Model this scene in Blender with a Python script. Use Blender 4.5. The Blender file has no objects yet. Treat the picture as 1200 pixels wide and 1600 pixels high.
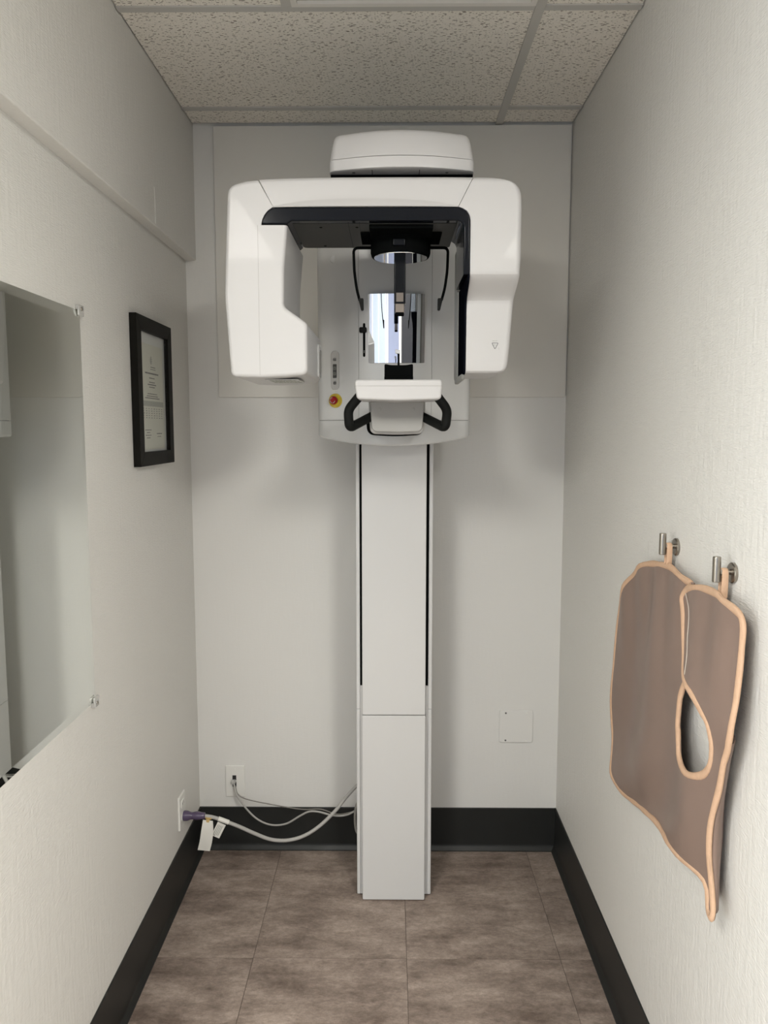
import bpy, bmesh, math, random
from mathutils import Vector, Matrix
from mathutils.geometry import delaunay_2d_cdt, intersect_point_tri_2d

# ------------------------------------------------------------------ camera
scene = bpy.context.scene
cam_d = bpy.data.cameras.new('camera')
cam = bpy.data.objects.new('camera', cam_d)
scene.collection.objects.link(cam)
cam.location = (0, 0, 1.544)
cam.rotation_euler = (math.radians(90 - 6.08), 0, math.radians(0.52))
cam_d.sensor_fit = 'VERTICAL'; cam_d.sensor_height = 24.0
cam_d.lens = 24.0 * 1220 / 1600
cam_d.clip_start = 0.02
scene.camera = cam

# ------------------------------------------------------------------ world, lights, exposure
world = bpy.data.worlds.new('world'); scene.world = world
world.use_nodes = True
bg = world.node_tree.nodes['Background']
bg.inputs[0].default_value = (0.75, 0.86, 1.0, 1); bg.inputs[1].default_value = 1.0
vs = scene.view_settings
vs.view_transform = 'Standard'; vs.look = 'None'; vs.gamma = 1.0; vs.use_curve_mapping = False
vs.exposure = 0.2

R90 = math.radians(90)
def area(name, loc, rot, sx, sy, power, col):
    l = bpy.data.lights.new(name, 'AREA'); l.shape = 'RECTANGLE'; l.size = sx; l.size_y = sy
    l.energy = power; l.color = col
    o = bpy.data.objects.new(name, l); scene.collection.objects.link(o)
    o.location = loc; o.rotation_euler = rot
    return o
# daylight entering the hall window, hall ceiling panels
area('window_daylight', (-1.03, -2.76, 1.62), (R90, 0, math.radians(180)), 1.0, 1.3, 40, (0.86, 0.94, 1.0))
area('side_window_daylight', (-2.46, -0.55, 1.60), (R90, 0, math.radians(-90)), 1.7, 1.3, 70, (0.93, 0.97, 1.0))
area('hall_panel_light', (-0.95, -0.55, 2.535), (0, 0, 0), 0.56, 1.16, 70, (1.0, 0.972, 0.905))
area('hall_panel_light', (0.95, -0.55, 2.535), (0, 0, 0), 0.56, 1.16, 70, (1.0, 0.972, 0.905))

COL = scene.collection
R = math.radians
WORLD_LOC = {}

# ------------------------------------------------------------------ materials
def nodes_of(m):
    return m.node_tree.nodes, m.node_tree.links

def mat(name, col, rough=0.5, metal=0.0, spec=0.5, coat=0.0, trans=0.0, ior=1.45, mottle=0.0, mscale=6.0, bump=0.0, bscale=200.0, emit=0.0):
    m = bpy.data.materials.new(name); m.use_nodes = True
    N, L = nodes_of(m)
    b = N['Principled BSDF']
    b.inputs['Base Color'].default_value = (*col, 1)
    b.inputs['Roughness'].default_value = rough
    b.inputs['Metallic'].default_value = metal
    b.inputs['Specular IOR Level'].default_value = spec
    b.inputs['Coat Weight'].default_value = coat
    b.inputs['Coat Roughness'].default_value = 0.04
    b.inputs['Transmission Weight'].default_value = trans
    b.inputs['IOR'].default_value = ior
    if emit:
        b.inputs['Emission Color'].default_value = (*col, 1); b.inputs['Emission Strength'].default_value = emit
    tc = N.new('ShaderNodeTexCoord')
    nz = N.new('ShaderNodeTexNoise'); nz.inputs['Scale'].default_value = mscale; nz.inputs['Detail'].default_value = 4
    L.new(tc.outputs['Object'], nz.inputs['Vector'])
    mp = N.new('ShaderNodeMapRange'); mp.inputs[3].default_value = 1 - mottle; mp.inputs[4].default_value = 1 + mottle
    L.new(nz.outputs['Fac'], mp.inputs[0])
    mx = N.new('ShaderNodeMix'); mx.data_type = 'RGBA'; mx.blend_type = 'MULTIPLY'; mx.inputs[0].default_value = 1
    mx.inputs[6].default_value = (*col, 1)
    L.new(mp.outputs[0], mx.inputs[7]); L.new(mx.outputs[2], b.inputs['Base Color'])
    if bump:
        n2 = N.new('ShaderNodeTexNoise'); n2.inputs['Scale'].default_value = bscale; n2.inputs['Detail'].default_value = 3
        L.new(tc.outputs['Object'], n2.inputs['Vector'])
        bp = N.new('ShaderNodeBump'); bp.inputs['Strength'].default_value = bump; bp.inputs['Distance'].default_value = 0.002
        L.new(n2.outputs['Fac'], bp.inputs['Height']); L.new(bp.outputs[0], b.inputs['Normal'])
    return m

def wall_mat(name, col, amount, thread=260.0):
    """vinyl wallcovering: fine horizontal threads with streaky vertical relief"""
    m = bpy.data.materials.new(name); m.use_nodes = True
    N, L = nodes_of(m); b = N['Principled BSDF']
    b.inputs['Roughness'].default_value = 0.48; b.inputs['Specular IOR Level'].default_value = 0.35
    tc = N.new('ShaderNodeTexCoord')
    def noise(sc, scale, det=3):
        mp = N.new('ShaderNodeMapping'); mp.inputs['Scale'].default_value = sc
        L.new(tc.outputs['Object'], mp.inputs['Vector'])
        n = N.new('ShaderNodeTexNoise'); n.inputs['Scale'].default_value = scale; n.inputs['Detail'].default_value = det
        L.new(mp.outputs[0], n.inputs['Vector']); return n
    a = noise((1, 1, 9), 60)           # horizontal threads
    c = noise((5, 5, 0.8), 22, 5)      # vertical streaks
    d = noise((1, 1, 1), 1.6, 2)
    add = N.new('ShaderNodeMath'); add.operation = 'ADD'; L.new(a.outputs['Fac'], add.inputs[0]); L.new(c.outputs['Fac'], add.inputs[1])
    bp = N.new('ShaderNodeBump'); bp.inputs['Strength'].default_value = amount; bp.inputs['Distance'].default_value = 0.0035
    L.new(add.outputs[0], bp.inputs['Height']); L.new(bp.outputs[0], b.inputs['Normal'])
    mr = N.new('ShaderNodeMapRange'); mr.inputs[3].default_value = 0.97; mr.inputs[4].default_value = 1.03
    L.new(d.outputs['Fac'], mr.inputs[0])
    mx = N.new('ShaderNodeMix'); mx.data_type = 'RGBA'; mx.blend_type = 'MULTIPLY'; mx.inputs[0].default_value = 1
    mx.inputs[6].default_value = (*col, 1); L.new(mr.outputs[0], mx.inputs[7]); L.new(mx.outputs[2], b.inputs['Base Color'])
    return m

def tile_ceiling_mat():
    m = bpy.data.materials.new('mineral_fibre_tile'); m.use_nodes = True
    N, L = nodes_of(m); b = N['Principled BSDF']; b.inputs['Roughness'].default_value = 0.9; b.inputs['Specular IOR Level'].default_value = 0.1
    tc = N.new('ShaderNodeTexCoord')
    def flecks(rot, sc, thr, seed):
        mp = N.new('ShaderNodeMapping'); mp.inputs['Rotation'].default_value = (0, 0, rot); mp.inputs['Scale'].default_value = (sc[0], sc[1], 1); mp.inputs['Location'].default_value = (seed, seed * 1.7, 0.37)
        L.new(tc.outputs['Object'], mp.inputs['Vector'])
        v = N.new('ShaderNodeTexVoronoi'); v.voronoi_dimensions = '2D'; v.inputs['Scale'].default_value = 1; v.inputs['Randomness'].default_value = 1.0
        L.new(mp.outputs[0], v.inputs['Vector'])
        sep = N.new('ShaderNodeSeparateColor'); L.new(v.outputs['Color'], sep.inputs[0])
        # only some cells carry a hole, of varying size
        t = N.new('ShaderNodeMapRange'); t.inputs[1].default_value = 0.35; t.inputs[2].default_value = 1.0; t.inputs[3].default_value = 0.0; t.inputs[4].default_value = thr
        L.new(sep.outputs[0], t.inputs[0])
        lt = N.new('ShaderNodeMath'); lt.operation = 'LESS_THAN'; L.new(v.outputs['Distance'], lt.inputs[0]); L.new(t.outputs[0], lt.inputs[1])
        return lt
    fl = [flecks(0.5, (38, 120), 0.21, 3.1), flecks(-0.35, (40, 110), 0.20, 7.7), flecks(0.1, (120, 120), 0.17, 1.3), flecks(1.2, (50, 125), 0.17, 9.2)]
    cur = fl[0]
    for f in fl[1:]:
        mxm = N.new('ShaderNodeMath'); mxm.operation = 'MAXIMUM'; L.new(cur.outputs[0], mxm.inputs[0]); L.new(f.outputs[0], mxm.inputs[1]); cur = mxm
    nz = N.new('ShaderNodeTexNoise'); nz.inputs['Scale'].default_value = 120; nz.inputs['Detail'].default_value = 5
    L.new(tc.outputs['Object'], nz.inputs['Vector'])
    mr = N.new('ShaderNodeMapRange'); mr.inputs[3].default_value = 0.85; mr.inputs[4].default_value = 1.12; L.new(nz.outputs['Fac'], mr.inputs[0])
    mm = N.new('ShaderNodeMix'); mm.data_type = 'RGBA'; mm.blend_type = 'MULTIPLY'; mm.inputs[0].default_value = 1
    mm.inputs[6].default_value = (0.86, 0.825, 0.755, 1); L.new(mr.outputs[0], mm.inputs[7])
    mx = N.new('ShaderNodeMix'); mx.data_type = 'RGBA'; L.new(cur.outputs[0], mx.inputs[0])
    L.new(mm.outputs[2], mx.inputs[6]); mx.inputs[7].default_value = (0.26, 0.23, 0.195, 1)
    L.new(mx.outputs[2], b.inputs['Base Color'])
    inv = N.new('ShaderNodeMath'); inv.operation = 'SUBTRACT'; inv.inputs[0].default_value = 1; L.new(cur.outputs[0], inv.inputs[1])
    bp = N.new('ShaderNodeBump'); bp.inputs['Strength'].default_value = 0.5; bp.inputs['Distance'].default_value = 0.002
    L.new(inv.outputs[0], bp.inputs['Height']); L.new(bp.outputs[0], b.inputs['Normal'])
    return m

def tile_floor_mat():
    m = bpy.data.materials.new('taupe_vinyl_tile'); m.use_nodes = True
    N, L = nodes_of(m); b = N['Principled BSDF']; b.inputs['Roughness'].default_value = 0.5; b.inputs['Specular IOR Level'].default_value = 0.3
    tc = N.new('ShaderNodeTexCoord'); oi = N.new('ShaderNodeObjectInfo')
    ml = N.new('ShaderNodeMath'); ml.operation = 'MULTIPLY'; ml.inputs[1].default_value = 40; L.new(oi.outputs['Random'], ml.inputs[0])
    av = N.new('ShaderNodeVectorMath'); av.operation = 'ADD'; L.new(tc.outputs['Object'], av.inputs[0]); L.new(ml.outputs[0], av.inputs[1])
    def noise(sc, scale, det, rough=0.6):
        mp = N.new('ShaderNodeMapping'); mp.inputs['Scale'].default_value = sc; L.new(av.outputs[0], mp.inputs['Vector'])
        n = N.new('ShaderNodeTexNoise'); n.inputs['Scale'].default_value = scale; n.inputs['Detail'].default_value = det; n.inputs['Roughness'].default_value = rough
        L.new(mp.outputs[0], n.inputs['Vector']); return n
    a = noise((1.0, 2.2, 1), 5.5, 9, 0.72)     # broad drifts running across
    c = noise((1.2, 2.0, 1), 42, 9, 0.85)      # finer streaks
    g = noise((1, 1, 1), 220, 3)               # grain
    r1 = N.new('ShaderNodeValToRGB'); r1.color_ramp.elements[0].position = 0.33; r1.color_ramp.elements[1].position = 0.66
    r1.color_ramp.elements[0].color = (0.150, 0.112, 0.092, 1); r1.color_ramp.elements[1].color = (0.40, 0.325, 0.278, 1)
    L.new(a.outputs['Fac'], r1.inputs[0])
    r2 = N.new('ShaderNodeMapRange'); r2.inputs[1].default_value = 0.3; r2.inputs[2].default_value = 0.7; r2.inputs[3].default_value = 0.58; r2.inputs[4].default_value = 1.28; L.new(c.outputs['Fac'], r2.inputs[0])
    r3 = N.new('ShaderNodeMapRange'); r3.inputs[3].default_value = 0.82; r3.inputs[4].default_value = 1.18; L.new(g.outputs['Fac'], r3.inputs[0])
    mu = N.new('ShaderNodeMath'); mu.operation = 'MULTIPLY'; L.new(r2.outputs[0], mu.inputs[0]); L.new(r3.outputs[0], mu.inputs[1])
    mx = N.new('ShaderNodeMix'); mx.data_type = 'RGBA'; mx.blend_type = 'MULTIPLY'; mx.inputs[0].default_value = 1
    L.new(r1.outputs[0], mx.inputs[6]); L.new(mu.outputs[0], mx.inputs[7]); L.new(mx.outputs[2], b.inputs['Base Color'])
    bp = N.new('ShaderNodeBump'); bp.inputs['Strength'].default_value = 0.12; bp.inputs['Distance'].default_value = 0.001
    L.new(c.outputs['Fac'], bp.inputs['Height']); L.new(bp.outputs[0], b.inputs['Normal'])
    return m

WALL = (0.75, 0.74, 0.705)
M = dict(
    wall=wall_mat('woven_wallcovering', WALL, 0.55),
    wallback=wall_mat('painted_wall', (0.75, 0.745, 0.72), 0.10),
    panel=mat('painted_board', (0.73, 0.715, 0.67), 0.5, mottle=0.02),
    hallwall=mat('hall_paint', (0.36, 0.39, 0.48), 0.6, mottle=0.02),
    hallwhite=mat('hall_white_paint', (0.75, 0.75, 0.73), 0.5, mottle=0.02),
    hallfloor=mat('hall_floor', (0.46, 0.42, 0.38), 0.5, mottle=0.15),
    tile=tile_ceiling_mat(), floor=tile_floor_mat(),
    tbar=mat('painted_steel_grid', (0.52, 0.51, 0.48), 0.45, mottle=0.02),
    void=mat('ceiling_void', (0.03, 0.028, 0.025), 0.9, mottle=0.1),
    grout=mat('dark_joint', (0.07, 0.055, 0.045), 0.8, mottle=0.1),
    base=mat('charcoal_vinyl_base', (0.019, 0.020, 0.019), 0.42, spec=0.35, mottle=0.12, mscale=12),
    white=mat('white_enamel', (0.53, 0.523, 0.52), 0.36, spec=0.4, coat=0.06, mottle=0.008),
    sensgrey=mat('sensor_grey_plastic', (0.27, 0.275, 0.26), 0.4, spec=0.3, mottle=0.02),
    greyw=mat('pale_grey_enamel', (0.60, 0.605, 0.60), 0.24, spec=0.5, coat=0.3, mottle=0.01),
    colw=mat('column_white', (0.61, 0.61, 0.605), 0.34, spec=0.45, coat=0.08, mottle=0.008),
    frost=mat('frosted_grey_plastic', (0.315, 0.31, 0.295), 0.45, mottle=0.02),
    frostl=mat('pale_plastic_rim', (0.46, 0.455, 0.445), 0.3, mottle=0.01),
    black=mat('black_gloss', (0.004, 0.005, 0.008), 0.12, spec=0.16, mottle=0.05),
    glassblack=mat('sensor_black_panel', (0.004, 0.0045, 0.007), 0.4, spec=0.0, mottle=0.05),
    blackm=mat('black_matte', (0.004, 0.0045, 0.0045), 0.5, spec=0.0, mottle=0.1),
    rubber=mat('black_rubber', (0.008, 0.0085, 0.008), 0.5, spec=0.1, mottle=0.15, mscale=40),
    under=mat('dark_grey_plastic', (0.034, 0.034, 0.031), 0.45, spec=0.15, mottle=0.03),
    seam=mat('seam_shadow_gap', (0.02, 0.02, 0.02), 0.8, mottle=0.05),
    chrome=mat('polished_mirror', (0.86, 0.87, 0.88), 0.015, metal=1.0),
    mirror=mat('silvered_glass', (0.94, 0.965, 0.93), 0.01, metal=1.0),
    smoke=mat('smoky_plastic', (0.006, 0.007, 0.009), 0.2, spec=0.12, coat=0.0, mottle=0.1),
    clear=mat('clear_plastic', (0.36, 0.31, 0.27), 0.15, trans=0.5, mottle=0.03),
    clip=mat('clear_clip', (0.85, 0.85, 0.83), 0.12, trans=0.6, mottle=0.02),
    glass=mat('picture_glass', (1, 1, 1), 0.02, trans=1.0, ior=1.2),
    red=mat('red_plastic', (0.30, 0.010, 0.014), 0.4, spec=0.3, mottle=0.05),
    yellow=mat('yellow_plastic', (0.62, 0.46, 0.03), 0.4, mottle=0.05),
    ink=mat('grey_ink', (0.10, 0.10, 0.10), 0.6, mottle=0.05),
    inkl=mat('pale_ink', (0.36, 0.37, 0.33), 0.6, mottle=0.05),
    dkey=mat('dark_key', (0.06, 0.06, 0.06), 0.4, mottle=0.05),
    paper=mat('certificate_paper', (0.60, 0.61, 0.53), 0.6, mottle=0.03),
    papermat=mat('certificate_mat', (0.62, 0.64, 0.62), 0.6, mottle=0.02),  # pale mat behind the sheet, in its own colour
    frame=mat('black_wood', (0.010, 0.0095, 0.008), 0.45, spec=0.06, mottle=0.15),
    nickel=mat('brushed_nickel', (0.36, 0.33, 0.29), 0.28, metal=1.0, mottle=0.04, mscale=60),
    apron=mat('taupe_vinyl', (0.235, 0.168, 0.138), 0.38, spec=0.35, mottle=0.06, mscale=14, bump=0.06, bscale=500),
    bind=mat('tan_twill_tape', (0.60, 0.40, 0.27), 0.8, spec=0.2, mottle=0.12, mscale=90, bump=0.4, bscale=700),
    thread=mat('pale_thread', (0.62, 0.56, 0.48), 0.8, mottle=0.05),
    ivory=mat('ivory_plate', (0.79, 0.785, 0.75), 0.32, mottle=0.01),
    platew=mat('painted_plate', (0.76, 0.755, 0.73), 0.42, mottle=0.01),
    cable=mat('grey_cable', (0.40, 0.39, 0.37), 0.42, mottle=0.04),
    cabled=mat('dark_grey_cable', (0.22, 0.21, 0.19), 0.42, mottle=0.04),
    plug=mat('purple_plug', (0.085, 0.062, 0.12), 0.2, coat=0.4, mottle=0.1, mscale=50),
    tag=mat('white_tag', (0.76, 0.75, 0.70), 0.5, mottle=0.03),
    tape=mat('tan_tape', (0.60, 0.43, 0.18), 0.45, mottle=0.15, mscale=80),
    lens=mat('prismatic_lens', (0.30, 0.28, 0.24), 0.3, mottle=0.05, bump=0.3, bscale=300),
    lampwhite=mat('lamp_enamel', (0.72, 0.70, 0.66), 0.4, mottle=0.01),
    lit=mat('lit_diffuser', (1.0, 0.96, 0.90), 0.5, emit=3.0, mottle=0.0),
    blue=mat('blue_upholstery', (0.03, 0.22, 0.50), 0.6, mottle=0.08),
    doorblue=mat('slate_blue_door', (0.22, 0.25, 0.36), 0.45, mottle=0.03),
    doordark=mat('dark_door', (0.012, 0.013, 0.02), 0.35, mottle=0.05),
)
pane = bpy.data.materials.new('window_pane'); pane.use_nodes = True
_N, _L = nodes_of(pane)
_t = _N.new('ShaderNodeBsdfTransparent'); _g = _N.new('ShaderNodeBsdfGlossy'); _g.inputs['Roughness'].default_value = 0.02
_m = _N.new('ShaderNodeMixShader'); _m.inputs[0].default_value = 0.06
_L.new(_t.outputs[0], _m.inputs[1]); _L.new(_g.outputs[0], _m.inputs[2]); _L.new(_m.outputs[0], _N['Material Output'].inputs[0])
M['pane'] = pane
pg = bpy.data.materials.new('picture_glazing'); pg.use_nodes = True
_N, _L = nodes_of(pg)
_t = _N.new('ShaderNodeBsdfTransparent'); _g = _N.new('ShaderNodeBsdfGlossy'); _g.inputs['Roughness'].default_value = 0.03
_m = _N.new('ShaderNodeMixShader'); _m.inputs[0].default_value = 0.07
_L.new(_t.outputs[0], _m.inputs[1]); _L.new(_g.outputs[0], _m.inputs[2]); _L.new(_m.outputs[0], _N['Material Output'].inputs[0])
M['glass'] = pg

# ------------------------------------------------------------------ mesh helpers
def finish(name, bm, material, parent=None, angle=38, smooth=True):
    bmesh.ops.recalc_face_normals(bm, faces=bm.faces[:])
    for f in bm.faces: f.smooth = smooth and len(f.verts) <= 4
    me = bpy.data.meshes.new(name); bm.to_mesh(me); bm.free()
    if smooth:
        me.set_sharp_from_angle(angle=R(angle))
    me.materials.append(M[material] if isinstance(material, str) else material)
    o = bpy.data.objects.new(name, me); COL.objects.link(o)
    if smooth:
        wn = o.modifiers.new('weighted_normals', 'WEIGHTED_NORMAL'); wn.keep_sharp = True; wn.weight = 100
    WORLD_LOC[o] = Vector((0, 0, 0))
    if parent is not None: adopt(o, parent)
    return o

def adopt(o, parent):
    o.parent = parent
    o.matrix_parent_inverse = Matrix.Translation(-WORLD_LOC[parent])

def recentre(o):
    """move the origin of a top-level mesh to the base of its bounding box"""
    vs_ = [v.co.copy() for v in o.data.vertices]
    lo = Vector([min(v[i] for v in vs_) for i in range(3)]); hi = Vector([max(v[i] for v in vs_) for i in range(3)])
    c = Vector(((lo.x + hi.x) / 2, (lo.y + hi.y) / 2, lo.z))
    o.data.transform(Matrix.Translation(-c)); o.location = c
    WORLD_LOC[o] = c
    return o

def thing(name, label, cat, loc, group=None):
    o = bpy.data.objects.new(name, None); COL.objects.link(o)
    o.empty_display_size = 0.05
    o.location = loc; WORLD_LOC[o] = Vector(loc)
    o['label'] = label; o['category'] = cat
    if group: o['group'] = group
    return o

def tag(o, label, cat, group=None):
    o['label'] = label; o['category'] = cat
    if group: o['group'] = group
    return o

def struct(o, label=None):
    o['kind'] = 'structure'
    if label: o['label'] = label
    return o

def add_box(bm, x0, x1, y0, y1, z0, z1, r=0.0, seg=2):
    ret = bmesh.ops.create_cube(bm, size=1.0)
    for v in ret['verts']:
        v.co = Vector((x0 if v.co.x < 0 else x1, y0 if v.co.y < 0 else y1, z0 if v.co.z < 0 else z1))
    if r > 0:
        es = list({e for v in ret['verts'] for e in v.link_edges})
        bmesh.ops.bevel(bm, geom=es, offset=r, segments=seg, affect='EDGES', profile=0.5)

def box(name, x0, x1, y0, y1, z0, z1, material, parent=None, r=0.0, seg=2):
    bm = bmesh.new(); add_box(bm, x0, x1, y0, y1, z0, z1, r, seg)
    return finish(name, bm, material, parent, smooth=r > 0)

def rpoly(pts, n=6):
    """polygon with filleted corners: points are (u, v) or (u, v, radius)"""
    out = []; k = len(pts)
    for i in range(k):
        p = Vector(pts[i][:2]); r = pts[i][2] if len(pts[i]) > 2 else 0
        if r <= 0: out.append((p.x, p.y)); continue
        a = Vector(pts[i - 1][:2]) - p; b = Vector(pts[(i + 1) % k][:2]) - p
        la, lb = a.length, b.length; a.normalize(); b.normalize()
        ang = a.angle(b)
        if ang > math.pi - 0.02: out.append((p.x, p.y)); continue
        t = min(r / math.tan(ang / 2), la * 0.49, lb * 0.49)
        rr = t * math.tan(ang / 2)
        c = p + (a + b).normalized() * (rr / math.sin(ang / 2))
        s = p + a * t; e = p + b * t
        a0 = math.atan2(s.y - c.y, s.x - c.x); a1 = math.atan2(e.y - c.y, e.x - c.x)
        d = (a1 - a0 + math.pi) % (2 * math.pi) - math.pi
        for j in range(n + 1):
            q = a0 + d * j / n
            out.append((c.x + rr * math.cos(q), c.y + rr * math.sin(q)))
    return out

def inset(pts, d, lock=()):
    k = len(pts); area2 = sum(pts[i][0] * pts[(i + 1) % k][1] - pts[(i + 1) % k][0] * pts[i][1] for i in range(k))
    sgn = 1 if area2 > 0 else -1
    out = []
    for i in range(k):
        p = Vector(pts[i]); a = (p - Vector(pts[i - 1])); b = (Vector(pts[(i + 1) % k]) - p)
        if a.length < 1e-9: a = b
        if b.length < 1e-9: b = a
        a.normalize(); b.normalize()
        na = Vector((-a.y, a.x)) * sgn; nb = Vector((-b.y, b.x)) * sgn
        n = na + nb
        if n.length < 1e-6: n = na
        n.normalize()
        c = max(0.35, n.dot(na))
        hit = [l for l in lock if (p - Vector(l[:2])).length < 1e-6]
        if hit:
            q = p + (Vector(hit[0][2:]) * d if len(hit[0]) > 2 else Vector((0, 0)))
            out.append((q.x, q.y)); continue
        q = p + n * (d / c); out.append((q.x, q.y))
    return out

AX = {'X': lambda u, v, w: (w, u, v), 'Y': lambda u, v, w: (u, w, v), 'Z': lambda u, v, w: (u, v, w)}

def loft(bm, rings, cap=True):
    rows = [[bm.verts.new(p) for p in r] for r in rings]
    n = len(rows[0])
    for a, b in zip(rows, rows[1:]):
        for i in range(n):
            j = (i + 1) % n
            bm.faces.new((a[i], a[j], b[j], b[i]))
    if cap:
        bm.faces.new(rows[0][::-1]); bm.faces.new(rows[-1])
    return rows

def add_slab(bm, pts, w0, w1, axis, r=0.0, rb=None, seg=4, lock=()):
    """outline extruded from w0 to w1 along an axis with rounded rims"""
    f = AX[axis]; rb = r if rb is None else rb
    s = 1 if w1 > w0 else -1
    rings = []
    if r > 0:
        for i in range(seg):
            th = i / seg * math.pi / 2
            rings.append((r * (1 - math.sin(th)), w0 + s * r * (1 - math.cos(th))))
        rings.append((0, w0 + s * r))
    else: rings.append((0, w0))
    if rb > 0:
        rings.append((0, w1 - s * rb))
        for i in range(1, seg + 1):
            th = i / seg * math.pi / 2
            rings.append((rb * (1 - math.cos(th)), w1 - s * rb * (1 - math.sin(th))))
    else: rings.append((0, w1))
    return loft(bm, [[f(u, v, w) for u, v in (inset(pts, d, lock) if d > 1e-9 else pts)] for d, w in rings])

def slab(name, pts, w0, w1, axis, material, parent=None, r=0.0, rb=None, seg=4, lock=()):
    bm = bmesh.new(); add_slab(bm, pts, w0, w1, axis, r, rb, seg, lock)
    return finish(name, bm, material, parent)

def rr(x0, x1, y0, y1, r, n=5):
    return rpoly([(x0, y0, r), (x1, y0, r), (x1, y1, r), (x0, y1, r)], n)

def circle(cx, cy, r, n=40):
    return [(cx + r * math.cos(2 * math.pi * i / n), cy + r * math.sin(2 * math.pi * i / n)) for i in range(n)]

def add_lathe(bm, prof, centre, axis, n=40):
    """profile of (radius, w) revolved about an axis through centre (u, v)"""
    f = AX[axis]
    loft(bm, [[f(centre[0] + r * math.cos(2 * math.pi * i / n), centre[1] + r * math.sin(2 * math.pi * i / n), w) for i in range(n)] for r, w in prof])

def lathe(name, prof, centre, axis, material, parent=None, n=40):
    bm = bmesh.new(); add_lathe(bm, prof, centre, axis, n)
    return finish(name, bm, material, parent)

def catmull(pts, k=8, closed=False):
    P = [Vector(p) for p in pts]; n = len(P); out = []
    rng = range(n) if closed else range(n - 1)
    for i in rng:
        if closed: a, b, c, d = P[i - 1], P[i], P[(i + 1) % n], P[(i + 2) % n]
        else:
            b, c = P[i], P[i + 1]
            a = P[i - 1] if i > 0 else b * 2 - c
            d = P[i + 2] if i + 2 < n else c * 2 - b
        for j in range(k):
            t = j / k
            out.append(0.5 * ((2 * b) + (c - a) * t + (2 * a - 5 * b + 4 * c - d) * t * t + (-a + 3 * b - 3 * c + d) * t ** 3))
    if not closed: out.append(P[-1])
    return out

def roundpath(pts, r, k=6):
    P = [Vector(p) for p in pts]; out = [P[0]]
    for i in range(1, len(P) - 1):
        a = (P[i - 1] - P[i]); b = (P[i + 1] - P[i])
        t = min(r, a.length * 0.48, b.length * 0.48)
        s = P[i] + a.normalized() * t; e = P[i] + b.normalized() * t
        for j in range(k + 1):
            q = j / k
            out.append(s * (1 - q) ** 2 + P[i] * 2 * q * (1 - q) + e * q * q)
    out.append(P[-1]); return out

def add_tube(bm, path, r, n=10, closed=False, flat=None, up=None):
    """round tube, or an elliptical one: flat = (half width, half thickness), up = thickness direction"""
    k = len(path); rings = []; prev = None
    for i, p in enumerate(path):
        if closed: t = path[(i + 1) % k] - path[i - 1]
        else: t = path[min(i + 1, k - 1)] - path[max(i - 1, 0)]
        t = t.normalized()
        if up is not None:
            b = Vector(up); b = (b - t * b.dot(t)).normalized(); a = t.cross(b)
        else:
            if prev is None:
                h = Vector((0, 0, 1)) if abs(t.z) < 0.9 else Vector((1, 0, 0))
                a = t.cross(h).normalized()
            else: a = (prev - t * prev.dot(t)).normalized()
            prev = a; b = t.cross(a)
        ra, rb_ = (flat if flat else (r, r))
        if callable(ra): ra = ra(i)
        rings.append([p + a * (ra * math.cos(2 * math.pi * j / n)) + b * (rb_ * math.sin(2 * math.pi * j / n)) for j in range(n)])
    if closed: loft(bm, rings + [rings[0]], cap=False); bmesh.ops.remove_doubles(bm, verts=bm.verts[:], dist=1e-6)
    else: loft(bm, rings)

def tube(name, path, r, material, parent=None, n=10, **kw):
    bm = bmesh.new(); add_tube(bm, path, r, n, **kw)
    return finish(name, bm, material, parent, angle=60)

# ------------------------------------------------------------------ room shell
XL, XR, YB, H = -0.703, 0.606, 2.74, 2.555
XS, ZS = -0.668, 2.116          # soffit face and underside on the left wall
YO = 0.75                      # mouth of the alcove

floor = struct(box('floor', XL - 0.1, XR + 0.1, YO, YB + 0.1, -0.06, -0.002, 'grout'), 'floor of grey-brown concrete-look vinyl tiles')
xs = [XL, -0.403, 0.047, 0.497, XR]
ys = [YO, 1.217, 1.677, 2.137, 2.597, YB]
tile_mesh = {}
for i in range(4):
    for j in range(len(ys) - 1):
        w, d = xs[i + 1] - xs[i], ys[j + 1] - ys[j]
        key = (round(w, 3), round(d, 3))
        if key not in tile_mesh:
            bm = bmesh.new(); g_ = 0.0007
            add_box(bm, -w / 2 + g_, w / 2 - g_, -d / 2 + g_, d / 2 - g_, -0.004, 0.0)
            o = finish('floor_tile', bm, 'floor', None, smooth=False); tile_mesh[key] = o.data
        else:
            o = bpy.data.objects.new('floor_tile', tile_mesh[key]); COL.objects.link(o)
        o.parent = floor; o.location = ((xs[i] + xs[i + 1]) / 2, (ys[j] + ys[j + 1]) / 2, 0)

struct(box('wall_back', XL - 0.1, XR + 0.1, YB, YB + 0.1, 0, 2.9, 'wallback'), 'pale grey painted end wall of the narrow room')
wl = struct(box('wall_left', XL - 0.1, XL, YO, YB, 0, 2.9, 'wall'), 'off-white wall with woven wallcovering, mirror side')
bm = bmesh.new(); add_slab(bm, rpoly([(XL, ZS), (XS, ZS, 0.004), (XS, 2.9), (XL, 2.9)], 3), YO, YB, 'Y')
finish('soffit', bm, 'wall', wl)
bm = bmesh.new(); add_box(bm, XS - 0.001, XS + 0.0012, 2.2775, 2.2805, 2.122, 2.222, 0.0006, 1)
finish('paint_ridge', bm, 'wallback', wl)
struct(box('wall_right', XR, XR + 0.1, YO, YB, 0, 2.9, 'wall'), 'off-white wall with woven wallcovering, apron side')

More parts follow.
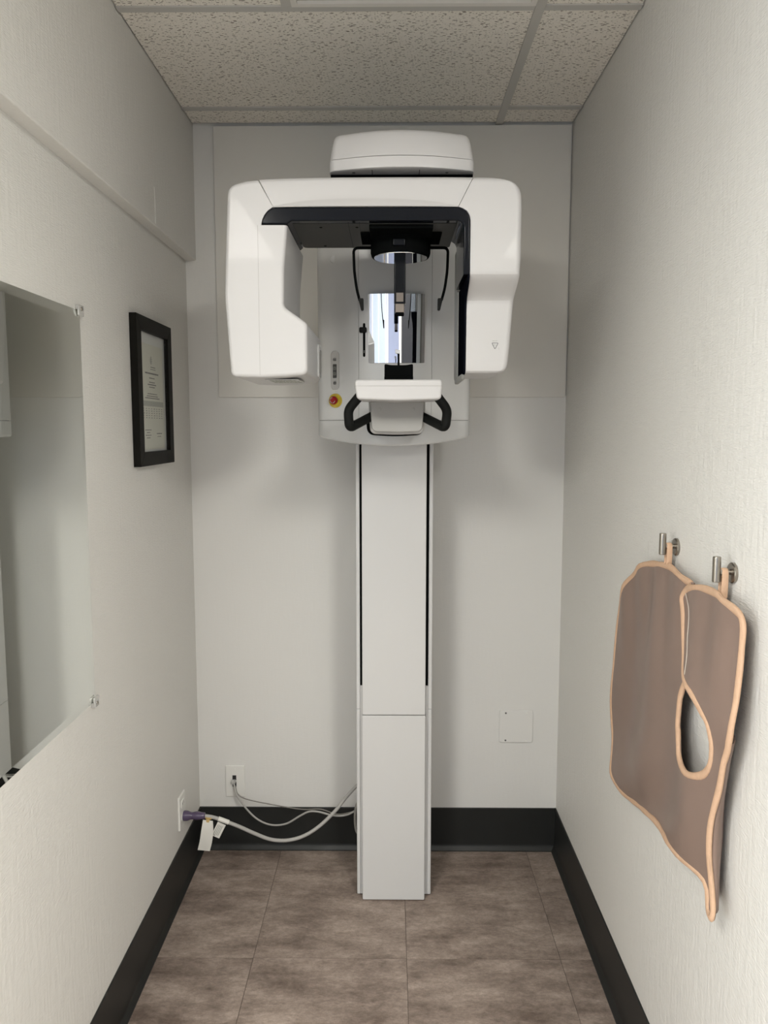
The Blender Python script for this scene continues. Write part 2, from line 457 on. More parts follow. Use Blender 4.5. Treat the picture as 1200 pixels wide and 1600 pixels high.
# baseboards with a small toe
def baseboard(name, label, side):
    prof = [(0, 0), (0.0175, 0), (0.017, 0.003), (0.0085, 0.014), (0.0045, 0.024), (0.0035, 0.158), (0.0015, 0.1605), (0, 0.1605)]
    bm = bmesh.new()
    if side == 'back':
        loft(bm, [[(x, YB - d, z) for d, z in prof] for x in (XL, XR)])
    elif side == 'left':
        loft(bm, [[(XL + d, y, z) for d, z in prof] for y in (YO, YB)])
    else:
        loft(bm, [[(XR - d, y, z) for d, z in prof] for y in (YO, YB)])
    return struct(finish(name, bm, 'base', angle=25), label)
baseboard('baseboard_back', 'charcoal vinyl baseboard along the end wall', 'back')
baseboard('baseboard_left', 'charcoal vinyl baseboard along the mirror wall', 'left')
baseboard('baseboard_right', 'charcoal vinyl baseboard along the apron wall', 'right')

# ceiling: void slab, tiles, exposed grid
ceil = struct(box('ceiling', XL - 0.1, XR + 0.1, YO, YB + 0.1, H + 0.03, H + 0.08, 'void'), 'suspended ceiling of speckled mineral tiles in a grey grid')
BX, BY1, BY2, BW = 0.359, 2.008, 2.602, 0.012
random.seed(4)
def ctile(x0, x1, y0, y1):
    cx, cy = (x0 + x1) / 2, (y0 + y1) / 2
    bm = bmesh.new(); add_box(bm, x0 - cx, x1 - cx, y0 - cy, y1 - cy, 0, 0.015)
    o = finish('ceiling_tile', bm, 'tile', None, smooth=False)
    o.parent = ceil; o.location = (cx, cy, H + 0.004); return o
cols = [(XS + 0.003, BX - 0.003), (BX + 0.003, XR - 0.003)]
for (a, b) in cols:
    ctile(a, b, BY2 + 0.003, YB - 0.018)
    ctile(a, b, BY1 + 0.003, BY2 - 0.003)
ctile(BX + 0.003, XR - 0.003, 1.405, BY1 - 0.003)
ctile(XS + 0.003, -0.256, 1.405, BY1 - 0.003)
ctile(XS + 0.003, BX - 0.003, 0.81, 1.395); ctile(BX + 0.003, XR - 0.003, 0.81, 1.395)
def tbar(x0, x1, y0, y1): box('grid_bar', x0, x1, y0, y1, H, H + 0.0038, 'tbar', ceil)
tbar(BX - BW, BX + BW, YO, YB - 0.004)
for yy in (BY1, BY2, 1.40, 0.805):
    tbar(XS + 0.002, BX - BW - 0.0005, yy - BW, yy + BW)
    tbar(BX + BW + 0.0005, XR - 0.002, yy - BW, yy + BW)
tbar(-0.253 - BW, -0.253 + BW, 1.4125, BY1 - BW - 0.0005)

# unlit troffer in the ceiling, only its far edge shows
t = thing('ceiling_light', 'square recessed ceiling light, switched off, at the top edge', 'light', (0.05, 1.70, H))
bm = bmesh.new()
fo, fi = (-0.2405, 0.3465, 1.4125, 1.9955), (-0.226, 0.332, 1.427, 1.981)
for (a, b, c, d) in [(fo[0], fi[0], fo[2], fo[3]), (fi[1], fo[1], fo[2], fo[3]), (fi[0], fi[1], fo[2], fi[2]), (fi[0], fi[1], fi[3], fo[3])]:
    add_box(bm, a, b, c, d, H - 0.002, H + 0.012)
finish('light_frame', bm, 'lampwhite', t, smooth=False)
box('lens', fi[0], fi[1], fi[2], fi[3], H + 0.006, H + 0.012, 'lens', t)

# hall behind the camera: where the daylight and lamp light come from
HX0, HX1, HY = -2.3, 2.1, -2.6
struct(box('floor_hall', HX0, HX1, HY, YO - 0.001, -0.06, 0.0, 'hallfloor'), 'floor of the hall outside')
struct(box('ceiling_hall', HX0, HX1, HY, YO, H, H + 0.1, 'hallwhite'), 'white ceiling of the hall outside')
bm = bmesh.new()
for (a, b, c, d) in [(HY, -1.4, 0, H), (0.3, YO, 0, H), (-1.4, 0.3, 0, 0.95), (-1.4, 0.3, 2.25, H)]: add_box(bm, HX0 - 0.1, HX0, a, b, c, d)
struct(finish('wall_hall_left', bm, 'hallwhite', smooth=False), 'white side wall of the hall with a wide window')
bm = bmesh.new()
for (a, b, c, d) in [(-1.4, -1.35, 0.95, 2.25), (0.25, 0.3, 0.95, 2.25), (-1.35, 0.25, 0.95, 1.0), (-1.35, 0.25, 2.2, 2.25), (-0.58, -0.52, 1.0, 2.2)]: add_box(bm, HX0 - 0.06, HX0, a, b, c, d)
win = struct(finish('window_2', bm, 'hallwhite', smooth=False), 'white framed window in the side wall of the hall')
box('window_pane', HX0 - 0.034, HX0 - 0.03, -1.35, -0.58, 1.0, 2.2, 'pane', win)
box('window_pane', HX0 - 0.034, HX0 - 0.03, -0.52, 0.25, 1.0, 2.2, 'pane', win)
struct(box('wall_hall_right', HX1, HX1 + 0.1, HY, YO, 0, H, 'hallwhite'), 'white side wall of the hall, far side')
struct(box('wall_hall_front_left', HX0, XL, YO - 0.1, YO, 0, H, 'hallwhite'), 'white wall left of the doorway behind the viewer')
struct(box('wall_hall_front_right', XR, HX1, YO - 0.1, YO, 0, H, 'hallwhite'), 'white wall right of the doorway behind the viewer')
wy0, wy1 = HY - 0.12, HY
wx0, wx1, wz0, wz1 = -1.55, -0.5, 0.97, 2.27
bm = bmesh.new()
for (a, b, c, d) in [(HX0, wx0, 0, H), (wx1, HX1, 0, H), (wx0, wx1, 0, wz0), (wx0, wx1, wz1, H)]:
    add_box(bm, a, b, wy0, wy1, c, d)
struct(finish('wall_hall_end', bm, 'hallwall', smooth=False), 'slate blue end wall of the hall with a window')
bm = bmesh.new()
for (a, b, c, d) in [(wx0, wx0 + 0.05, wz0, wz1), (wx1 - 0.05, wx1, wz0, wz1), (wx0 + 0.05, wx1 - 0.05, wz0, wz0 + 0.05), (wx0 + 0.05, wx1 - 0.05, wz1 - 0.05, wz1), (-1.055, -0.995, wz0 + 0.05, wz1 - 0.05)]:
    add_box(bm, a, b, wy0 + 0.07, wy1, c, d)
win = struct(finish('window_1', bm, 'hallwhite', smooth=False), 'white framed window in the hall behind the viewer')
box('window_pane', wx0 + 0.05, -1.055, wy0 + 0.088, wy0 + 0.092, wz0 + 0.05, wz1 - 0.05, 'pane', win)
box('window_pane', -0.995, wx1 - 0.05, wy0 + 0.088, wy0 + 0.092, wz0 + 0.05, wz1 - 0.05, 'pane', win)
d = struct(box('door_1', 0.42, 1.22, HY, HY + 0.045, 0.0, 2.08, 'doordark', None, 0.004, 1), 'dark door in the hall behind the viewer')
lathe('door_knob', [(0.02, HY + 0.045), (0.012, HY + 0.06), (0.028, HY + 0.085), (0.02, HY + 0.105)], (0.50, 1.0), 'Y', 'nickel', d, 16)
d = struct(box('door_2', -0.36, 0.26, HY, HY + 0.045, 0.0, 2.08, 'doorblue', None, 0.004, 1), 'slate blue door in the hall behind the viewer')
lathe('door_knob', [(0.02, HY + 0.045), (0.012, HY + 0.06), (0.028, HY + 0.085), (0.02, HY + 0.105)], (0.18, 1.0), 'Y', 'nickel', d, 16)
for n_, (a, b) in enumerate(((-0.36, 0.26), (0.42, 1.22))):
    bm = bmesh.new()
    for (c, d, e, f) in [(a - 0.07, a - 0.003, 0, 2.15), (b + 0.003, b + 0.07, 0, 2.15), (a - 0.003, b + 0.003, 2.083, 2.15)]: add_box(bm, c, d, HY, HY + 0.055, e, f)
    struct(finish('trim_%d' % (n_ + 1), bm, 'hallwhite', smooth=False), 'white casing of a hall door')
for lx, w in ((-0.95, 'left'), (0.95, 'right')):
    t = thing('ceiling_light', 'lit ceiling panel in the hall, %s one of two' % w, 'light', (lx, -0.55, H - 0.012), 'lit panels in the hall ceiling')
    bm = bmesh.new()
    for (a, b, c, e) in [(-0.31, -0.285, -0.61, 0.61), (0.285, 0.31, -0.61, 0.61), (-0.285, 0.285, -0.61, -0.585), (-0.285, 0.285, 0.585, 0.61)]:
        add_box(bm, lx + a, lx + b, -0.55 + c, -0.55 + e, H - 0.02, H)
    finish('light_frame', bm, 'lampwhite', t, smooth=False)
    box('diffuser', lx - 0.285, lx + 0.285, -1.135, 0.035, H - 0.010, H - 0.004, 'lit', t)
# a blue bench seat under the hall window
t = thing('bench', 'blue upholstered bench under the hall window', 'bench', (-1.03, -2.3, 0))
box('seat', -1.52, -0.54, -2.54, -2.08, 0.36, 0.47, 'blue', t, 0.02, 3)
box('backrest', -1.52, -0.54, -2.58, -2.50, 0.50, 0.88, 'blue', t, 0.02, 3)
for x in (-1.47, -0.59):
    for y in (-2.54, -2.14): box('leg', x - 0.02, x + 0.02, y - 0.02, y + 0.02, 0, 0.36, 'nickel', t)
for x in (-1.42, -0.64): box('back_post', x - 0.015, x + 0.015, -2.555, -2.525, 0.46, 0.52, 'nickel', t)

# painted board behind the machine
p = slab('wall_board', rr(-0.597, 0.601, 1.653, H - 0.004, 0.002, 2), YB - 0.013, YB - 0.0003, 'Y', 'panel', None, 0.0015, 0, 2)
tag(p, 'wide flat painted board mounted high on the end wall behind the machine', 'panel')

# ------------------------------------------------------------------ x-ray machine
mc = thing('panoramic_xray_machine', 'white panoramic dental x-ray machine on a tall column', 'x-ray machine', (0.0105, 2.48, 0))

# column
col_ = slab('column', rr(-0.0985, 0.1195, 2.452, 2.520, 0.003, 2), 0.012, 1.95, 'Z', 'blackm', mc)
for s, (a, b) in enumerate([(-0.1115, -0.0990), (0.1200, 0.1325)]):
    for (z0, z1) in [(0.006, 0.6405), (0.6415, 1.95)]:
        slab('side_rail', rr(a, b, 2.4475, 2.525, 0.003, 3), z0, z1, 'Z', 'colw', col_, 0.001, None, 1)
    a2, b2 = (-0.0990, -0.0915) if s == 0 else (0.1125, 0.1200)
    box('slot_filler', a2, b2, 2.4490, 2.4520, 0.006, 0.719, 'colw', col_)
slab('lower_cover', rr(-0.0925, 0.1110, 0.003, 0.629, 0.004, 4), 2.419, 2.4485, 'Y', 'colw', col_, 0.0025, 0.001, 3)
slab('upper_cover', rr(-0.0915, 0.1105, 0.6315, 1.95, 0.004, 4), 2.4205, 2.4485, 'Y', 'colw', col_, 0.0025, 0.001, 3)

# carriage: curved housing carrying mirror and controls
CX, CW = 0.0085, 0.2275
def cy(x): return 2.312 + 0.045 * abs((x - CX) / CW) ** 2.2
def zb(x): return 1.493 + 0.027 * min(1, abs((x - CX) / CW)) ** 2
def side_path(s, x_from, n=10):
    """plan path from x_from along the front, round the corner and back (s = -1 left, 1 right)"""
    xe = CX + s * CW; r = 0.022
    pts = []
    for i in range(n + 1):
        x = x_from + (xe - s * r - x_from) * i / n
        pts.append((x, cy(x)))
    y0 = pts[-1][1]
    for i in range(1, 7):
        a = i / 6 * math.pi / 2
        pts.append((xe - s * r + s * r * math.sin(a), y0 + 0.004 * math.sin(a) + r * (1 - math.cos(a))))
    pts.append((xe + s * 0.001, 2.418))
    return pts
def strip(name, path, z0, z1, th, material, parent, r=0.0008):
    """solid sheet following a plan path"""
    inner = []
    for i, p in enumerate(path):
        a = Vector(path[max(i - 1, 0)]); b = Vector(path[min(i + 1, len(path) - 1)])
        t_ = (b - a).normalized(); n_ = Vector((-t_.y, t_.x))
        if n_.dot(Vector((CX, 2.44)) - Vector(p)) < 0: n_ = -n_
        q = Vector(p) + n_ * th; inner.append((q.x, q.y))
    poly = list(path) + inner[::-1]
    return slab(name, poly, z0, z1, 'Z', material, parent, r, None, 1)
SL, SR = -0.0945, 0.1180
full = side_path(-1, CX, 12)[::-1] + side_path(1, CX, 12)[1:]
bm = bmesh.new(); add_slab(bm, inset(full, 0.004), 1.535, 2.196, 'Z')
car = finish('carriage', bm, 'seam', mc)
strip('left_cover', side_path(-1, SL - 0.0008), 1.5695, 2.19, 0.004, 'greyw', car)
strip('right_cover', side_path(1, SR + 0.0008), 1.5695, 2.19, 0.004, 'greyw', car)
strip('centre_cover', [(SL + (SR - SL) * i / 14, cy(SL + (SR - SL) * i / 14) - 0.0005) for i in range(15)], 1.5695, 2.19, 0.0045, 'greyw', car)
slab('top_cap', full, 2.191, 2.20, 'Z', 'greyw', car, 0.003, None, 2)
bm = bmesh.new(); rows = add_slab(bm, full, 1.493, 1.5685, 'Z', 0.007, 0.0008, 4)
for row in rows[:5]:
    for v in row: v.co.z += zb(v.co.x) - 1.493
finish('lower_bumper', bm, 'greyw', car)
lathe('screw_cap', [(0.0, cy(-0.167) - 0.0006), (0.0105, cy(-0.167) - 0.0006), (0.0112, cy(-0.167) + 0.0002), (0.0112, cy(-0.167) + 0.010)], (-0.167, 2.035), 'Y', 'greyw', car, 24)
box('rear_bracket', -0.085, 0.105, 2.405, 2.4204, 1.56, 1.95, 'blackm', car)

# convex mirror on the carriage
mx0, mx1, mz0, mz1 = -0.0665, 0.0965, 1.735, 1.930
bm = bmesh.new(); nx = 32
grid = []
for i in range(nx + 1):
    x = mx0 + (mx1 - mx0) * i / nx
    e = 0.0015 if i in (0, nx) else 0
    y = cy(x) - 0.0035 - 0.002 * (1 - ((x - 0.015) / 0.0815) ** 2)
    grid.append([(x, y, mz0 + e), (x, y - 0.0135, mz1 - e), (x, cy(x) + 0.001, mz1 - e), (x, cy(x) + 0.001, mz0 + e)])
loft(bm, grid)
finish('viewing_mirror', bm, 'chrome', mc, 30)

# height slider beside the mirror
bm = bmesh.new(); add_slab(bm, rr(-0.0825, -0.0755, 1.753, 1.850, 0.0034, 4), cy(-0.079) - 0.0012, cy(-0.079) + 0.004, 'Y')
sl = finish('slider_slot', bm, 'blackm', mc)
slab('slider_knob', rr(-0.093, -0.0715, 1.822, 1.8375, 0.004, 3), cy(-0.085) - 0.012, cy(-0.085) - 0.0005, 'Y', 'rubber', sl, 0.002)
box('slider_marker', -0.0805, -0.0775, cy(-0.079) - 0.002, cy(-0.079) + 0.001, 1.764, 1.772, 'ink', sl)

# membrane control panel on the left cover
yk = cy(-0.165)
cp = slab('control_panel', rr(-0.1785, -0.1525, 1.6585, 1.7725, 0.0125, 6), yk - 0.0028, yk + 0.006, 'Y', 'frostl', mc, 0.0008, 0, 1)
def key(zc, dark):
    bm = bmesh.new(); o_ = rr(-0.1695, -0.1615, zc - 0.004, zc + 0.004, 0.0012, 3); i_ = inset(o_, 0.0008)
    f = AX['Y']; a = [bm.verts.new(f(u, v, yk - 0.0045)) for u, v in o_]; b = [bm.verts.new(f(u, v, yk - 0.0045)) for u, v in i_]
    c = [bm.verts.new(f(u, v, yk - 0.0030)) for u, v in o_]; e = [bm.verts.new(f(u, v, yk - 0.0030)) for u, v in i_]
    n = len(o_)
    for k in range(n):
        j = (k + 1) % n
        bm.faces.new((a[k], a[j], b[j], b[k])); bm.faces.new((a[k], a[j], c[j], c[k])); bm.faces.new((b[k], b[j], e[j], e[k]))
    if dark == 'up' or dark == 'down':
        s = 1 if dark == 'up' else -1
        for q in (-1, 1):
            add_box(bm, -0.0008, 0.0008, yk - 0.0046, yk - 0.003, -0.0004, 0.0004)
            vs_ = bm.verts[-8:]
            for v in vs_:
                u = (v.co.x / 0.0008 + 1) / 2
                v.co = Vector((-0.1655 + q * 0.0022 * u, v.co.y, zc + s * (0.0012 - 0.0018 * u) + v.co.z))
    elif dark == 'lines':
        for k in (-1, 0, 1): add_box(bm, -0.1672, -0.1638, yk - 0.0046, yk - 0.003, zc + k * 0.0012 - 0.0003, zc + k * 0.0012 + 0.0003)
    else:
        for k in range(7):
            a_ = R(-60 + 40 * k); add_box(bm, -0.1655 + 0.002 * math.cos(a_) - 0.0005, -0.1655 + 0.002 * math.cos(a_) + 0.0005, yk - 0.0046, yk - 0.003, zc + 0.002 * math.sin(a_) - 0.0005, zc + 0.002 * math.sin(a_) + 0.0005)
    finish('key_symbol', bm, 'inkl' if dark in ('up', 'down') else 'ink', cp, smooth=False)
slab('dark_keypad', rr(-0.1712, -0.1598, 1.6935, 1.7335, 0.0016, 3), yk - 0.0044, yk - 0.001, 'Y', 'dkey', cp)
key(1.7470, 'lines'); key(1.7215, 'up'); key(1.7055, 'down'); key(1.6785, 'loop')

# emergency stop: yellow disc with text dots, red mushroom button
ye = cy(-0.165)
es = lathe('emergency_stop', [(0.0, ye - 0.0035), (0.0200, ye - 0.0035), (0.0208, ye - 0.002), (0.0208, ye + 0.008)], (-0.1650, 1.6270), 'Y', 'yellow', mc, 40)
lathe('stem', [(0.0095, ye - 0.010), (0.0095, ye - 0.0036)], (-0.1655, 1.6275), 'Y', 'ink', es, 24)
lathe('red_button', [(0.0, ye - 0.022), (0.0085, ye - 0.0215), (0.0118, ye - 0.018), (0.0124, ye - 0.013), (0.0115, ye - 0.0095), (0.0095, ye - 0.009)], (-0.1660, 1.6275), 'Y', 'red', es, 32)
bm = bmesh.new()
for k in range(26):
    a = R(100 + 10 * k) if k % 9 < 7 else None
    if a is None: continue
    u, v = -0.1660 + 0.0078 * math.cos(a), 1.6275 + 0.0078 * math.sin(a)
    add_box(bm, u - 0.0008, u + 0.0008, ye - 0.0220, ye - 0.0212, v - 0.0008, v + 0.0008)
finish('turn_arrow', bm, 'frostl', es, smooth=False)
bm = bmesh.new()
for k in range(11):
    a = R(35 - 11 * k); u, v = -0.1650 + 0.0170 * math.cos(a), 1.6270 + 0.0170 * math.sin(a)
    add_box(bm, u - 0.0008, u + 0.0008, ye - 0.0040, ye - 0.0030, v - 0.0007, v + 0.0007)
finish('stop_lettering', bm, 'ink', es, smooth=False)
for (u, v) in ((-0.1625, 1.6440), (-0.1680, 1.6105)):
    lathe('screw', [(0.0, ye - 0.0045), (0.0020, ye - 0.0045), (0.0022, ye - 0.0030)], (u, v), 'Y', 'tape', es, 12)

turn = Matrix.Translation((-0.1655, yk, 0)) @ Matrix.Rotation(-math.atan(0.315), 4, 'Z') @ Matrix.Translation((0.1655, -yk, 0))
for o in [cp, es] + list(cp.children) + list(es.children): o.data.transform(turn)

# top shelf: fixed support reaching forward over the rotating unit
def shelf_ring(hw, yf, bow, ybk, z, rc):
    c = 0.0235; pts = []
    n = 20
    for i in range(n + 1):
        u = -1 + 2 * i / n
        x = c + u * (hw - rc); pts.append((x, yf + bow * u * u, z))
    y0 = yf + bow
    for i in range(1, 6):
        a = i / 5 * math.pi / 2; pts.append((c + hw - rc + rc * math.sin(a), y0 + rc * (1 - math.cos(a)), z))
    pts.append((c + hw, ybk, z)); pts.append((c - hw, ybk, z))
    for i in range(0, 5):
        a = (1 - i / 5) * math.pi / 2; pts.append((c - hw + rc - rc * math.sin(a), y0 + rc * (1 - math.cos(a)), z))
    return pts
bm = bmesh.new()
prof = [(0.1600, 1.803, 2.1185), (0.1635, 1.7985, 2.121), (0.1640, 1.798, 2.125), (0.1632, 1.799, 2.1445), (0.1620, 1.800, 2.1450)]
loft(bm, [shelf_ring(w, y, 0.026, 2.40, z, 0.02) for w, y, z in prof])
sh = finish('top_shelf', bm, 'white', mc, 30)
bm = bmesh.new()
prof = [(0.1615, 1.8005, 2.1457), (0.1628, 1.7995, 2.1462), (0.1605, 1.803, 2.165), (0.1565, 1.810, 2.188), (0.1540, 1.8145, 2.1985), (0.1515, 1.819, 2.2045), (0.147, 1.826, 2.2085), (0.140, 1.836, 2.2105), (0.10, 1.88, 2.2135)]
loft(bm, [shelf_ring(w, y, 0.028, 2.40, z, 0.02) for w, y, z in prof])
finish('shelf_cover', bm, 'white', sh, 30)
for x in (-0.043, 0.040 + 0.023): box('underside_seam', x - 0.0006, x + 0.0006, 1.812, 2.2, 2.1178, 2.1187, 'seam', sh)
for x in (-0.085, 0.125): lathe('screw', [(0.003, 2.1175), (0.004, 2.1186)], (x, 1.832), 'Z', 'ink', sh, 12)
box('pivot_plate', -0.138, 0.185, 1.845, 2.32, 2.1005, 2.1182, 'blackm', sh)

# rotating unit: top arm with white fascia
YF = 1.78
xl_t, xr_t = lambda z: -0.2600 - (z - 2.030) / 0.0595 * 0.0325, lambda z: 0.1468 + (z - 2.030) / 0.0645 * 0.0335
def top_z(x):
    u = (x - 0.0) / 0.33
    return 2.0955 - 0.0065 * abs(u) ** 3.2
bm = bmesh.new(); nx, nz = 40, 14
front = []
for i in range(nx + 1):
    s = i / nx; colv = []
    xa = xl_t(2.03) + (xr_t(2.03) - xl_t(2.03)) * s
    xb = xl_t(2.089) + (xr_t(2.0945) - xl_t(2.089)) * s
    zt = top_z(xb); lens = 2.0315 + 0.0185 * max(0, 1 - abs(2 * s - 1) ** 2.6)
    zs = [2.0300, 2.0312] + [2.0312 + (lens - 2.0312) * k / 4 for k in (1, 2, 3, 4)] + [lens + (zt - 0.012 - lens) * k / 4 for k in (1, 2, 3, 4)]
    ys_ = []
    for z in zs:
        ys_.append(YF - max(0, (lens - z)) * 0.38)
    ys_[0] += 0.0010
    for k in range(1, 5):
        a = k / 4 * math.pi / 2
        zs.append(zt - 0.012 + 0.012 * math.sin(a)); ys_.append(YF + 0.012 * (1 - math.cos(a)))
    zs.append(zt); ys_.append(2.03); zs.append(zt - 0.012); ys_.append(2.045); zs.append(2.0300); ys_.append(2.045)
    for z, y in zip(zs, ys_):
        f = (z - 2.03) / (zt - 2.03) if zt > 2.03 else 0
        colv.append((xa + (xb - xa) * f, y, z))
    front.append(colv)
loft(bm, front)
arm = finish('rotating_arm', bm, 'white', mc, 22)

# black gloss trim of the opening
tr = [(-0.2868, 1.9935), (-0.2835, 2.004), (-0.2785, 2.0135), (-0.272, 2.0215), (-0.2625, 2.0275), (-0.255, 2.0287), (0.143, 2.0287, ), (0.155, 2.0262), (0.1645, 2.0205), (0.1705, 2.0125), (0.1733, 2.002), (0.1735, 1.990), (0.1735, 1.8845), (0.1600, 1.8845), (0.1600, 1.985), (0.1555, 1.9945), (0.147, 2.0000), (-0.2200, 2.0000), (-0.2300, 1.9935)]
slab('opening_trim', tr, 1.7775, 1.975, 'Y', 'black', arm, 0.003, 0.001, 3)
un = slab('arm_underside', rpoly([(-0.2215, 1.80), (0.147, 1.80), (0.147, 2.035, 0.012), (-0.2215, 2.035, 0.012)], 4), 1.9988, 2.03, 'Z', 'under', arm, 0.002, 0, 2)
bm = bmesh.new()
add_slab(bm, [(-0.224, 1.9992), (-0.232, 1.9930), (-0.2395, 1.9900), (-0.2395, 2.029), (-0.2215, 2.029)], 1.80, 2.038, 'Y')
finish('left_fillet', bm, 'black', arm)
for x0, x1 in ((-0.0965, -0.0955), (-0.072, -0.0712)): box('underside_seam', x0, x1, 1.80, 2.034, 1.9980, 1.9989, 'seam', un)
for (x, y) in ((-0.16, 1.83), (-0.165, 2.01), (-0.078, 1.83)): lathe('screw', [(0.0025, 1.9978), (0.004, 1.9989)], (x, y), 'Z', 'blackm', un, 12)

# tube head (left)
outer = rpoly([(-0.2945, 2.0892), (-0.322, 2.0865, 0.06), (-0.3610, 2.0760, 0.026), (-0.3668, 1.97, 0.3), (-0.3725, 1.838, 0.3), (-0.3615, 1.6610, 0.014), (-0.2955, 1.6585), (-0.2400, 1.6610, 0.2), (-0.1885, 1.6655, 0.015), (-0.1882, 1.7790, 0.012), (-0.2405, 1.8165, 0.014), (-0.2385, 1.9000, 0.1), (-0.2300, 1.9915), (-0.2878, 1.9915), (-0.2848, 2.0045), (-0.2795, 2.0148), (-0.2722, 2.0232), (-0.2610, 2.0302)], 6)
lk = [(-0.2945, 2.0892, 0.56, -1.0), (-0.2300, 1.9915, -1.0, 0.0), (-0.2878, 1.9915), (-0.2848, 2.0045), (-0.2795, 2.0148), (-0.2722, 2.0232), (-0.2610, 2.0302)]
th = slab('tube_head', outer, YF, 2.105, 'Y', 'white', mc, 0.009, 0.012, 5, lk)
box('shell_seam', -0.2959, -0.2952, YF - 0.0002, YF + 0.006, 1.664, 1.9915, 'frost', th)
slab('collimator_plate', rr(2.022, 2.094, 1.676, 1.760, 0.008, 4), -0.1895, -0.1845, 'X', 'greyw', th, 0.002, 0, 2)
slab('collimator_window', rr(2.036, 2.080, 1.690, 1.746, 0.004, 3), -0.1848, -0.1838, 'X', 'frost', th)
bm = bmesh.new(); add_box(bm, -0.292, -0.215, 1.83, 1.96, 1.6570, 1.6585)
st = finish('type_label', bm, 'frostl', th, smooth=False)
bm = bmesh.new(); random.seed(2)
for k in range(10):
    y = 1.84 + 0.0115 * k; x = -0.286
    while x < -0.226:
        w = random.uniform(0.004, 0.013); add_box(bm, x, x + w, y, y + 0.005, 1.6565, 1.6571); x += w + 0.002
finish('label_print', bm, 'inkl', th, smooth=False)

# sensor head (right): steps back below, inner side is black glass
def s_yf(z):
    zt = 2.0945
    y = YF
    if z < 1.890:
        t_ = min(1, (1.890 - z) / 0.055); y += 0.074 * (t_ * t_ * (3 - 2 * t_))
    if z > zt - 0.012: y += 0.012 * (1 - math.sqrt(max(0, 1 - ((z - zt + 0.012) / 0.012) ** 2)))
    if z < 1.681: y += 0.007 * ((1.681 - z) / 0.007) ** 2
    return y
def s_xl(z):
    if z > 2.030: return 0.1473 + (z - 2.030) / 0.0645 * 0.0335
    if z > 1.99:
        pts_ = [(2.030, 0.1473), (2.027, 0.156), (2.0212, 0.166), (2.0128, 0.1718), (2.002, 0.1742), (1.99, 0.1744)]
        for (a, b), (c, d_) in zip(pts_, pts_[1:]):
            if z >= c: return b + (d_ - b) * (a - z) / (a - c)
    return 0.1744
def s_xr(z):
    pts_ = [(2.0945, 0.196), (2.0925, 0.225), (2.0885, 0.252), (2.0845, 0.266), (2.079, 0.2755), (2.070, 0.2825), (2.057, 0.2868), (2.03, 0.2885), (1.92, 0.2880), (1.895, 0.2866), (1.880, 0.2862), (1.84, 0.2845), (1.74, 0.2775), (1.70, 0.2738), (1.686, 0.2708), (1.679, 0.2655), (1.675, 0.258), (1.674, 0.250)]
    for (a, b), (c, d_) in zip(pts_, pts_[1:]):
        if z >= c: return b + (d_ - b) * (a - z) / (a - c)
    return 0.25
zs = [1.674, 1.675, 1.677, 1.679, 1.682, 1.686, 1.692, 1.70, 1.74, 1.79, 1.82, 1.83] + [1.835 + 0.055 * k / 12 for k in range(13)] + [1.895, 1.92, 1.96, 1.99, 1.996, 2.002, 2.008, 2.0128, 2.0170, 2.0212, 2.024, 2.027, 2.030, 2.045, 2.057, 2.064, 2.070, 2.075, 2.079, 2.082, 2.0845, 2.0865, 2.0885, 2.0905, 2.0925, 2.0937, 2.0945]
bm = bmesh.new()
def sring(z):
    x0, x1, y0, y1 = s_xl(z), s_xr(z), s_yf(z), 2.075
    rc = min(0.012, (x1 - x0) * 0.3); rl = 0.0022
    return [(u, v, z) for u, v in rpoly([(x0, y0, rl), (x1, y0, rc), (x1, y1, rc), (x0, y1, rl)], 5)]
loft(bm, [sring(z) for z in zs])
sd = finish('sensor_head', bm, 'white', mc, 22)
sidep = rpoly([(1.8560, 1.672, 0.012), (2.000, 1.672, 0.012), (2.000, 1.8835), (1.7785, 1.8835), (1.790, 1.868, 0.02), (1.8535, 1.838, 0.03)], 4)
slab('sensor_glass', sidep, 0.1742, 0.1688, 'X', 'glassblack', sd, 0.0, 0.002, 2)
slab('sensor_frame', rpoly([(2.0008, 1.668, 0.012), (2.085, 1.668, 0.016), (2.085, 1.994, 0.01), (2.0008, 1.994)], 4), 0.1742, 0.1650, 'X', 'sensgrey', sd, 0.0, 0.003, 2)
slab('sensor_sill', rpoly([(1.885, 1.661, 0.006), (2.07, 1.659, 0.01), (2.07, 1.6735, 0.004), (1.872, 1.6735, 0.004)], 3), 0.1742, 0.1660, 'X', 'sensgrey', sd, 0.0, 0.002, 2)
slab('upper_side_panel', rpoly([(1.976, 1.8850), (2.0000, 1.8850), (2.0000, 1.9980), (1.976, 1.9980)], 3), 0.1742, 0.1620, 'X', 'sensgrey', sd, 0.0, 0.002, 2)
# printed triangle mark
yt = s_yf(1.737) - 0.0006
bm = bmesh.new()
T = [Vector((0.2335, 1.7435)), Vector((0.2505, 1.7435)), Vector((0.2420, 1.7275))]
To = rpoly([(p.x, p.y, 0.0016) for p in T], 3); Ti = inset(To, 0.0012)
A = [bm.verts.new((u, yt, v)) for u, v in To]; B = [bm.verts.new((u, yt, v)) for u, v in Ti]
for k in range(len(To)):
    j = (k + 1) % len(To); bm.faces.new((A[k], A[j], B[j], B[k]))
ret = bmesh.ops.extrude_face_region(bm, geom=bm.faces[:])
for v in [g_ for g_ in ret['geom'] if isinstance(g_, bmesh.types.BMVert)]: v.co.y += 0.0005
finish('triangle_mark', bm, 'ink', sd, smooth=False)
bm = bmesh.new()
for (a, b, c, d_) in [(0.2355, 0.2412, 1.7473, 1.7485), (0.2425, 0.2470, 1.7473, 1.7485), (0.2382, 0.2415, 1.7375, 1.7392), (0.2422, 0.2455, 1.7378, 1.7388), (0.2508, 0.2514, 1.7275, 1.7325)]:
    add_box(bm, a, b, yt, yt + 0.0005, c, d_)
